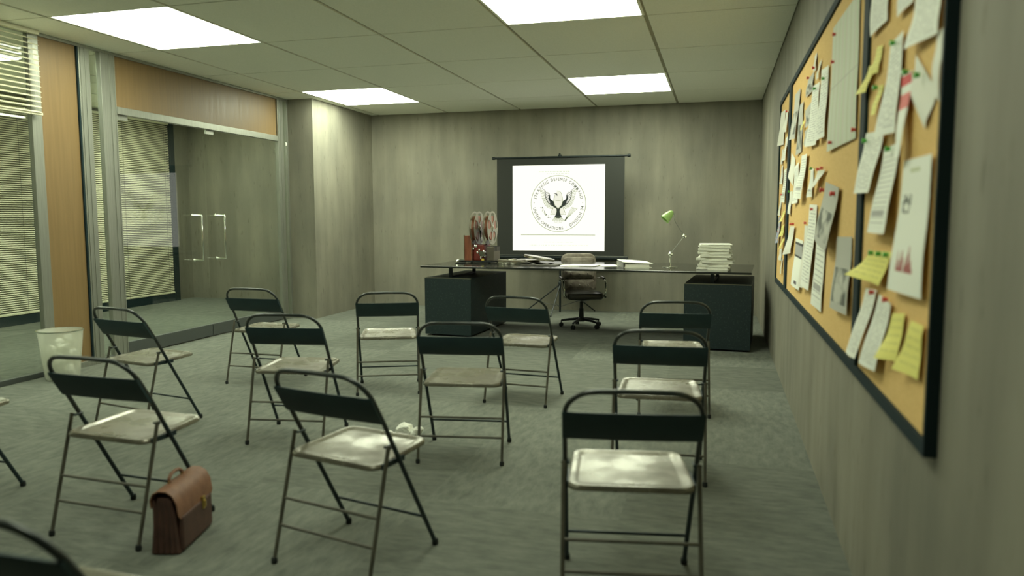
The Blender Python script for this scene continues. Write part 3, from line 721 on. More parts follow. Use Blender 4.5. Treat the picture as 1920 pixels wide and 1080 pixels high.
bm = nb(); lathe(bm, [(0.026, 0), (0.026, 0.05), (0.034, 0.055), (0.034, 0.09), (0.028, 0.09)], 20, Matrix.Translation((0.17, -0.10, 0.12)) @ Matrix.Rotation(PI/2, 4, 'X')); link('lens', bm, M_CHROME, t, smooth=True)
def arm(a, b, w_=0.012): tubeobj('reel_arm', M_BLACK, t, [a, ((a[0]+b[0])/2, (a[1]+b[1])/2, (a[2]+b[2])/2+0.01), b], w_, 8)
arm((0.05, 0.02, 0.20), (0.075, -0.02, 0.415)); arm((0.13, 0.02, 0.20), (0.215, 0.02, 0.42))
def reel(x, y, z, R, tilt):
    Mr = Matrix.Translation((x, y, z)) @ Matrix.Rotation(math.radians(tilt), 4, 'Z') @ Matrix.Rotation(PI/2, 4, 'Y')
    rt = None
    for n_, off in enumerate((-0.030, 0.030)):
        bm = nb(); seg = 60; outer = []; 
        # flange: disc with five round windows, made from a ring, spokes and a hub
        lathe(bm, [(R-0.022, 0), (R, 0), (R, 0.003), (R-0.022, 0.003)], seg, Mr @ Matrix.Translation((0, 0, off)), caps=False)
        for A_ in (0,):
            pass
        lathe(bm, [(0.020, 0), (0.058, 0), (0.058, 0.003), (0.020, 0.003)], 30, Mr @ Matrix.Translation((0, 0, off)), caps=False)
        for k in range(5):
            a0 = 2*PI*k/5; pts = []
            for q in (-0.30, -0.15, 0.0, 0.15, 0.30): pts.append((0.054*math.cos(a0+q*1.9), 0.054*math.sin(a0+q*1.9)))
            mid = [( (R-0.10)*math.cos(a0+0.14), (R-0.10)*math.sin(a0+0.14))]
            out = [((R-0.020)*math.cos(a0+q), (R-0.020)*math.sin(a0+q)) for q in (0.34, 0.17, 0, -0.17, -0.34)]
            mid2 = [((R-0.10)*math.cos(a0-0.14), (R-0.10)*math.sin(a0-0.14))]
            prism(bm, pts+mid+out+mid2, 0.003, Mr @ Matrix.Translation((0, 0, off)))
        f_ = link('reel_flange', bm, M_REEL, t)
        rt = rt or f_
    bm = nb(); lathe(bm, [(0.05, -0.026), (R-0.055, -0.026), (R-0.055, 0.028), (0.05, 0.028)], 40, Mr, caps=False); link('film_roll', bm, M_FILM, rt, smooth=True)
    bm = nb(); lathe(bm, [(0.008, -0.045), (0.034, -0.040), (0.036, 0.040), (0.010, 0.050)], 24, Mr); link('hub', bm, M_TIN, rt, smooth=True)
reel(0.040, -0.04, 0.425, 0.205, 7); reel(0.198, 0.0, 0.428, 0.205, 7)
bm = nb()
rnd = random.Random(5)
for k in range(9):
    c = (0.03+0.02*k, -0.125+0.01*rnd.random(), 0.05+0.17*rnd.random()); lathe(bm, [(0.010, 0), (0.012, 0.012), (0.006, 0.014)], 12, Matrix.Translation(c) @ Matrix.Rotation(PI/2, 4, 'X'))
link('roller', bm, M_CHROME, t, smooth=True)
boxobj('yellow_tag', mat('yellow_tag', (0.72, 0.55, 0.08), 0.5), t, 0.150, 0.185, -0.150, -0.145, 0.035, 0.06)
t2 = thing('splicer', 'small chrome film splicer on the desk at the near left of the projector', 'splicer', (2.12, -2.26, DZ+0.0004), 0.2)
boxobj('base_plate', M_BLACK, t2, -0.06, 0.06, -0.03, 0.03, 0, 0.012, bevel=0.002)
tubeobj('lever', M_CHROME, t2, [(-0.05, 0, 0.012), (-0.045, 0, 0.035), (0.0, 0, 0.044), (0.05, 0, 0.042)], 0.006, 8)
bm = nb(); lathe(bm, [(0.014, 0), (0.014, 0.012), (0.007, 0.020)], 14, Matrix.Translation((-0.035, -0.012, 0.012))); link('knob', bm, M_CHROME, t2, smooth=True)

# ------------------------------------------------------------------ office chair
t = thing('office_chair', 'worn brown leather office chair with chrome armrests tucked behind the desk', 'office chair', (3.515, -1.665, 0), 0.36)
for k in range(5):
    a = 2*PI*k/5+0.35; dx, dy = math.cos(a), math.sin(a)
    l = tubeobj('base_leg', M_BLACK, t, [(dx*0.02, dy*0.02, 0.105), (dx*0.15, dy*0.15, 0.095), (dx*0.255, dy*0.255, 0.078)], [0.020, 0.016, 0.012], 10)
    bm = nb()
    for s in (-1, 1):
        lathe(bm, [(0.022, -0.009), (0.027, -0.006), (0.027, 0.006), (0.022, 0.009)], 16, Matrix.Translation((dx*0.255-dy*0.013*s, dy*0.255+dx*0.013*s, 0.027)) @ Matrix.Rotation(a, 4, 'Z') @ Matrix.Rotation(PI/2, 4, 'X'))
    tube(bm, [(dx*0.255, dy*0.255, 0.03), (dx*0.255, dy*0.255, 0.08)], 0.006, 8)
    link('caster', bm, M_RUBBER, l, smooth=True)
bm = nb(); lathe(bm, [(0.045, 0.075), (0.045, 0.12), (0.032, 0.13), (0.028, 0.235), (0.022, 0.24), (0.021, 0.34)], 20); link('gas_column', bm, M_BLACK, t, smooth=True)
def cushion(name, m_, prof, M=None, nx=14):
    pass
def pad(name, m_, hx, hy, z0, z1, rad, M=None, bulge=0.0, cut=0):
    bm = nb(); rings = []
    for zz_, ins in ((z0, 0.02), (z0+0.012, 0.004), (z0+0.35*(z1-z0), 0.0), (z1-0.018, 0.0), (z1-0.004, 0.010), (z1+0.0, 0.03), (z1+bulge, min(0.10, 0.75*min(hx, hy)))):
        pts = []
        for (cx, cy, a0) in ((hx-rad, hy-rad, 0), (-hx+rad, hy-rad, PI/2), (-hx+rad, -hy+rad, PI), (hx-rad, -hy+rad, 1.5*PI)):
            for k in range(7):
                a = a0+k/6*PI/2; r2 = max(rad-ins, 0.008)
                sx = cx*(1-max(0, ins-rad)/max(1e-6, abs(cx))) if abs(cx) > 1e-6 else cx
                sy = cy*(1-max(0, ins-rad)/max(1e-6, abs(cy))) if abs(cy) > 1e-6 else cy
                p = Vector((sx+r2*math.cos(a), sy+r2*math.sin(a), zz_)); pts.append(bm.verts.new(M @ p if M is not None else p))
        rings.append(pts)
    for A, B in zip(rings, rings[1:]):
        for k in range(28): bm.faces.new((A[k], A[(k+1) % 28], B[(k+1) % 28], B[k]))
    bm.faces.new(rings[0][::-1]); bm.faces.new(rings[-1])
    return link(name, bm, m_, t, smooth=True)
pad('seat', M_SEATB, 0.225, 0.235, 0.375, 0.455, 0.06, Matrix.Translation((0, -0.08, 0)), 0.010)
bm = nb(); lathe(bm, [(0.05, 0.335), (0.15, 0.36), (0.19, 0.378)], 20, Matrix.Translation((0, -0.06, 0))); link('under_seat_shell', bm, M_BLACK, t, smooth=True)
# the back: outer shell plus horizontal and button tufted cushions facing the room
MB = Matrix.Translation((0, 0.175, 0.415)) @ Matrix.Rotation(math.radians(90-7), 4, 'X')
pad('backrest', M_LEATHER, 0.225, 0.255, -0.035, 0.015, 0.09, MB @ Matrix.Translation((0, 0.25, 0)), 0.004)
bk = t.children[-1] if False else None
for z, hh in ((0.09, 0.075), (0.235, 0.06), (0.375, 0.07)):
    pad('back_cushion', M_LEATHER, 0.195, hh, 0.0, 0.040, 0.035, MB @ Matrix.Translation((0, z+0.01, 0)), 0.008)
bm = nb()
for z in (0.09, 0.235, 0.375):
    for x in (-0.11, 0, 0.11):
        bmesh.ops.create_uvsphere(bm, u_segments=8, v_segments=6, radius=0.010, matrix=MB @ Matrix.Translation((x, z+0.01, 0.046)))
link('button', bm, M_LEATHER, t, smooth=True)
for s in (-1, 1):
    ar = tubeobj('armrest', M_CHROME, t, [(s*0.235, 0.15, 0.60), (s*0.262, 0.05, 0.612), (s*0.262, -0.16, 0.600), (s*0.262, -0.215, 0.565), (s*0.260, -0.235, 0.50), (s*0.255, -0.235, 0.43), (s*0.225, -0.20, 0.395)], 0.013, 12)
    bm = nb(); tube(bm, [(s*0.262, 0.06, 0.626), (s*0.262, -0.13, 0.618)], 0.017, 10); link('arm_pad', bm, M_SEATB, ar, smooth=True)
    bm = nb(); tube(bm, [(s*0.258, -0.235, 0.40), (s*0.20, -0.10, 0.385)], 0.010, 8); link('arm_bracket', bm, M_CHROME, ar, smooth=True)

# ------------------------------------------------------------------ projection screen on a tripod
SY = -0.50
t = thing('projection_screen', 'portable projection screen on a black tripod behind the desk, showing a round eagle seal', 'projection screen', (2.985, SY, 0))
def sx(x): return x-2.985
boxobj('screen_fabric', M_SCREEN, t, sx(2.068), sx(3.893), 0.0, 0.004, 0.835, 2.205)
tubeobj('top_rod', M_BLACK, t, [(sx(2.020), 0.002, 2.215), (sx(3.952), 0.002, 2.215)], 0.014, 12)
bm = nb()
for x in (2.020, 3.952): lathe(bm, [(0.020, -0.02), (0.022, 0), (0.020, 0.02)], 12, Matrix.Translation((sx(x), 0.002, 2.215)) @ Matrix.Rotation(PI/2, 4, 'Y'))
link('rod_cap', bm, M_BLACK, t, smooth=True)
tubeobj('bottom_case', M_BLACK, t, [(sx(2.00), 0.02, 0.805), (sx(3.95), 0.02, 0.805)], 0.036, 16)
bm = nb(); box(bm, sx(2.00), sx(3.95), -0.020, -0.012, 0.832, 0.838); link('case_lip', bm, M_METAL, t)
tubeobj('pole', M_BLACK, t, [(0, 0.07, 0.02), (0, 0.07, 2.245)], 0.015, 12)
bm = nb(); box(bm, -0.02, 0.02, -0.012, 0.085, 2.222, 2.248); lathe(bm, [(0.012, 0), (0.014, 0.018), (0.006, 0.024)], 12, Matrix.Translation((0, 0.0, 2.245))); link('hook', bm, M_BLACK, t)
for (x, y) in ((-0.50, -0.16), (-0.045, -0.42), (0.44, 0.36)):
    L0 = Vector((0, 0.07, 0.42)); L1 = Vector((x, y+0.07, 0.012))
    l = tubeobj('leg', M_BLACK, t, [L0, L1], 0.009, 8)
    ball_ = nb(); bmesh.ops.create_uvsphere(ball_, u_segments=10, v_segments=6, radius=0.012, matrix=Matrix.Translation(L1)); link('foot_cap', ball_, M_RUBBER, l, smooth=True)
    tubeobj('brace', M_BLACK, t, [(0, 0.07, 0.10), L0.lerp(L1, 0.6)], 0.004, 6)
bm = nb(); lathe(bm, [(0.024, 0.39), (0.026, 0.40), (0.026, 0.45), (0.020, 0.46)], 14, Matrix.Translation((0, 0.07, 0))); link('collar', bm, M_BLACK, t, smooth=True)
IMG = light_mat('projected_white', 1.12, (1.0, 1.0, 0.87, 1))
bm = nb(); box(bm, sx(2.302), sx(3.626), -0.0016, -0.0004, 0.903, 2.106)
img = link('projected_image', bm, IMG, t)
img['label'] = 'bright projected picture with a round eagle seal'
# seal: drawn in seal units (radius 1), placed at the seal's centre
SCX, SCZ, SR = sx(2.967), 1.567, 0.392
INKS = {'ink': light_mat('projected_ink', 0.16, (0.85, 1, 0.7, 1)), 'olive': light_mat('projected_olive', 0.42, (0.85, 1.0, 0.55, 1)),
        'grey': light_mat('projected_grey', 0.85, (0.9, 1, 0.75, 1)), 'black': light_mat('projected_black', 0.05, (0.8, 1, 0.8, 1)), 'pale': light_mat('projected_pale', 0.90, (1.0, 1.0, 0.84, 1))}
def seal_v(bm, p, d=0.0018): return bm.verts.new((SCX+p[0]*SR, -0.0016-(d-0.0010)*2.5, SCZ+p[1]*SR))
def poly(bm, pts, d=0.0018):
    try: bm.faces.new([seal_v(bm, p, d) for p in pts])
    except ValueError: pass
def stroke(bm, pts, w_, d=0.0018):
    for a, c in zip(pts, pts[1:]):
        a, c = Vector(a), Vector(c); q = (c-a); 
        if q.length < 1e-6: continue
        q = Vector((-q.y, q.x)).normalized()*w_/2
        poly(bm, [a+q, c+q, c-q, a-q], d)
def circ(cx, cy, rx, ry, n=40, a0=0, a1=2*PI): return [(cx+rx*math.cos(a0+(a1-a0)*k/n), cy+ry*math.sin(a0+(a1-a0)*k/n)) for k in range(n+1)]
def side_link(name, bm, m_):
    me = bpy.data.meshes.new(name); bm.to_mesh(me); bm.free(); me.materials.append(m_)
    o = bpy.data.objects.new(name, me); COL.objects.link(o); o.parent = img
    return o
bm = nb(); stroke(bm, circ(0, 0, 1.0, 1.0, 96), 0.020); side_link('seal_ring', bm, INKS['olive'])
def glyph(ch, cache={}):
    if ch in cache: return cache[ch]
    cu = bpy.data.curves.new('g', 'FONT'); cu.body = ch; cu.size = 1.0; cu.resolution_u = 3; cu.offset = 0.016
    o = bpy.data.objects.new('g', cu); COL.objects.link(o)
    me = bpy.data.meshes.new_from_object(o.evaluated_get(bpy.context.evaluated_depsgraph_get()))
    vs = [tuple(v.co) for v in me.vertices]; fs = [tuple(p.vertices) for p in me.polygons]
    bpy.data.objects.remove(o); bpy.data.curves.remove(cu); bpy.data.meshes.remove(me)
    xs = [v[0] for v in vs]; cache[ch] = (vs, fs, min(xs), max(xs)); return cache[ch]
def arc_text(bm, text, a0, a1, rad, size, inward, sqx=0.8):
    ws = [0.34 if c == ' ' else glyph(c)[3]-glyph(c)[2] for c in text]
    gap = 0.14; tot = sum(ws)+gap*(len(text)-1); s = 0.0
    for c, w_ in zip(text, ws):
        fr = (s+w_/2)/tot; s += w_+gap
        if c == ' ': continue
        a = a0+(a1-a0)*fr; vs, fs, x0, x1 = glyph(c); mid = (x0+x1)/2
        out = Vector((math.cos(a), math.sin(a)))
        if inward: up, right = -out, Vector((-out.y, out.x))
        else: up, right = out, Vector((out.y, -out.x))
        bv = []
        for v in vs:
            p = out*rad+right*((v[0]-mid)*size*sqx)+up*((v[1]-0.36)*size); bv.append(seal_v(bm, p))
        for f in fs:
            try: bm.faces.new([bv[i] for i in f])
            except ValueError: pass
R_ = math.radians
def words(text, a0, a1, rad, size, inward):
    ws = [0.34 if c == ' ' else glyph(c)[3]-glyph(c)[2] for c in text]; gap = 0.14; tot = sum(ws)+gap*(len(text)-1); pos = []; q = 0.0
    for w_ in ws: pos.append((q/tot, (q+w_)/tot)); q += w_+gap
    i = 0
    for wd in text.split(' '):
        p0, p1 = pos[i][0], pos[i+len(wd)-1][1]; i += len(wd)+1
        bm = nb(); arc_text(bm, wd, a0+(a1-a0)*p0, a0+(a1-a0)*p1, rad, size, inward); side_link('seal_word', bm, INKS['ink'])
words('STRATEGIC DEFENSE COMMAND', R_(169), R_(11), 0.875, 0.150, False)
words('UNITED OPERATIONS', R_(189), R_(282), 0.885, 0.150, True)
words('DIVISION 04', R_(298), R_(354), 0.885, 0.150, True)
for a in (178, 2, 290):
    bm = nb(); poly(bm, circ(0.89*math.cos(R_(a)), 0.89*math.sin(R_(a)), 0.016, 0.016, 8)[:-1]); side_link('seal_dot', bm, INKS['ink'])
# eagle
dark, pale = nb(), nb()
for s in (-1, 1):
    lines = nb()
    def P(x, y): return (s*x, y)
    # wing: inner dark arm, then three rows of feathers fanning outwards
    poly(dark, [P(0.33, 0.30), P(0.29, 0.16), P(0.20, 0.10), P(0.14, 0.06), P(0.10, -0.02), P(0.08, -0.14), P(0.16, -0.10), P(0.24, 0.02), P(0.33, 0.10), P(0.36, 0.20)])
    arm_ = [(0.31, 0.32), (0.31, 0.20), (0.26, 0.10), (0.20, 0.03), (0.15, -0.02), (0.12, -0.08)]
    mid_ = [(0.49, 0.44), (0.47, 0.26), (0.43, 0.13), (0.36, 0.03), (0.27, -0.05), (0.17, -0.10)]
    tip_ = [(0.67, 0.50), (0.62, 0.30), (0.56, 0.10), (0.49, -0.04), (0.38, -0.14), (0.22, -0.20)]
    def along(c, q):
        q = q*(len(c)-1); i = min(int(q), len(c)-2); f = q-i
        return (c[i][0]*(1-f)+c[i+1][0]*f, c[i][1]*(1-f)+c[i+1][1]*f)
    stroke(dark, [P(*p) for p in mid_], 0.026); stroke(dark, [P(*p) for p in arm_], 0.03)
    for k in range(18):
        q = k/17; a, c = along(mid_, q), along(tip_, q); stroke(lines, [P(*a), P(*c)], 0.017)
        c2 = along(tip_, min(1, q+0.03)); stroke(lines, [P(*c), P(*c2)], 0.016)
    for k in range(13):
        q = k/12; stroke(dark, [P(*along(arm_, q)), P(*along(mid_, q))], 0.015)
    for k, (x, y) in enumerate(((0.40, 0.42), (0.44, 0.34), (0.55, 0.52), (0.60, 0.56))): stroke(dark, [P(x, y), P(x-0.09, y-0.07)], 0.012)
    # thighs
    poly(pale, circ(s*0.145, -0.27, 0.085, 0.125, 24)[:-1], 0.0024); stroke(lines, circ(s*0.145, -0.27, 0.088, 0.128, 28), 0.012, 0.0028)
    stroke(lines, [P(0.17, -0.38), P(0.28, -0.40), P(0.24, -0.28), P(0.18, -0.14)], 0.012, 0.0028)
    side_link('feather_lines', lines, INKS['olive'])
lines = nb()
# tail and body
poly(dark, [(-0.10, -0.10), (0.10, -0.10), (0.055, -0.22), (0.055, -0.30), (0.085, -0.38), (0.13, -0.47), (0.06, -0.52), (0, -0.53), (-0.06, -0.52), (-0.13, -0.47), (-0.085, -0.38), (-0.055, -0.30), (-0.055, -0.22)])
for s in (-1, 1): poly(dark, [(s*0.12, 0.08), (s*0.24, 0.11), (s*0.31, 0.02), (s*0.20, -0.10), (s*0.10, -0.16), (0, -0.19), (s*0.06, -0.08)])
for k in range(11):
    q = (k-5)/5; stroke(lines, [(q*0.11, -0.47), (q*0.20, -0.66+0.06*abs(q))], 0.018)
stroke(lines, [(-0.20, -0.60), (-0.12, -0.66), (0, -0.70), (0.12, -0.66), (0.20, -0.60)], 0.010)
poly(pale, [(-0.15, 0.22), (-0.165, 0.08), (-0.12, -0.06), (0, -0.18), (0.12, -0.06), (0.165, 0.08), (0.15, 0.22), (0.09, 0.38), (0.0, 0.44), (-0.08, 0.40), (-0.12, 0.32)], 0.0026)
stroke(lines, [(-0.12, 0.30), (-0.15, 0.20), (-0.165, 0.08), (-0.12, -0.06), (0, -0.18), (0.12, -0.06), (0.165, 0.08), (0.15, 0.22), (0.12, 0.36), (0.05, 0.44), (-0.06, 0.45)], 0.018, 0.003)
stroke(lines, [(-0.15, 0.13), (-0.05, 0.10), (0.05, 0.10), (0.15, 0.13)], 0.012, 0.003)
poly(dark, [(-0.05, 0.36), (-0.11, 0.37), (-0.18, 0.355), (-0.12, 0.345), (-0.07, 0.33), (-0.04, 0.27), (-0.02, 0.31)], 0.0032)
# branch on the left, arrows on the right
rnd = random.Random(9)
br = [(-0.62, -0.14), (-0.55, -0.24), (-0.48, -0.34), (-0.40, -0.42), (-0.30, -0.52)]
for k in range(16):
    q = k/15*(len(br)-1); i = min(int(q), len(br)-2); f = q-i; p = Vector((br[i][0]*(1-f)+br[i+1][0]*f, br[i][1]*(1-f)+br[i+1][1]*f))
    a = rnd.uniform(0, 2*PI); d = Vector((math.cos(a), math.sin(a)))*rnd.uniform(0.03, 0.07); n = Vector((-d.y, d.x))*0.35
    poly(dark if k % 2 else lines, [p, p+d*0.5+n, p+d, p+d*0.5-n])
for k in range(5):
    o_ = (k-2)*0.028; stroke(lines, [(0.26+o_, -0.60+o_), (0.58+o_*1.6, -0.18-o_*0.4)], 0.013)
    x, y = 0.58+o_*1.6, -0.18-o_*0.4; poly(lines, [(x-0.025, y-0.02), (x+0.05, y+0.03), (x-0.005, y+0.02)])
poly(dark, [(0.24, -0.60), (0.30, -0.50), (0.36, -0.47), (0.32, -0.55), (0.28, -0.62)])
eg = side_link('seal_eagle', dark, INKS['black'])
side_link('seal_line_work', lines, INKS['olive']); side_link('seal_breast', pale, INKS['pale'])
# the rule and the rows of small print, too small to read
bm = nb(); rnd = random.Random(11)
def rowmarks(bm, x0, x1, z, h, dens=0.7):
    x = x0
    while x < x1:
        w_ = rnd.uniform(0.012, 0.035)
        v = [bm.verts.new((sx(a), -0.0036, b)) for a, b in ((x, z), (min(x+w_, x1), z), (min(x+w_, x1), z+h), (x, z+h))]; bm.faces.new(v); x += w_+rnd.uniform(0.008, 0.02)
rowmarks(bm, 2.69, 3.13, 2.008, 0.012); rowmarks(bm, 2.80, 3.12, 1.980, 0.010)
side_link('heading_print', bm, INKS['grey'])
bm = nb(); v = [bm.verts.new((sx(a), -0.0036, b)) for a, b in ((2.425, 1.122), (3.495, 1.122), (3.495, 1.130), (2.425, 1.130))]; bm.faces.new(v)
side_link('ruled_line', bm, INKS['olive'])
bm = nb(); rowmarks(bm, 2.763, 3.194, 1.022, 0.007); rowmarks(bm, 2.552, 3.406, 0.978, 0.007); side_link('footer_print', bm, INKS['grey'])

# ------------------------------------------------------------------ pin board on the right wall
BY0, BY1, BZ0, BZ1 = -8.93, -3.74, 0.795, 2.395
XB = XR-0.032
t = thing('pin_board', 'long black framed cork pin board in three sections on the right wall', 'pin board', (XR, (BY0+BY1)/2, BZ0))
cy = (BY0+BY1)/2
def lb(name, m_, x0, x1, y0, y1, z0, z1, bevel=0.0): return boxobj(name, m_, t, x0-XR, x1-XR, y0-cy, y1-cy, z0-BZ0, z1-BZ0, bevel=bevel)
D1, D2 = (-4.84, -4.68), (-7.94, -7.84); fw = 0.038; fe = 0.014
for a, c in ((BY0+fe, D2[0]), (D2[1], D1[0]), (D1[1], BY1-fw)):
    lb('cork_panel', M_CORK, XR-0.020, XR-0.001, a, c, BZ0+fw, BZ1-fw)
bm = nb()
for d in ((BY0, BY1, BZ0, BZ0+fw), (BY0, BY1, BZ1-fw, BZ1), (BY0, BY0+fe, BZ0+fw, BZ1-fw), (BY1-fw, BY1, BZ0+fw, BZ1-fw)):
    box(bm, XB-XR, -0.001, d[0]-cy, d[1]-cy, d[2]-BZ0, d[3]-BZ0)
link('frame', bm, M_DARKFR, t)
for d in (D1, D2): lb('divider_strip', M_DARKFR, XB, XR-0.001, d[0], d[1], BZ0+fw, BZ1-fw)
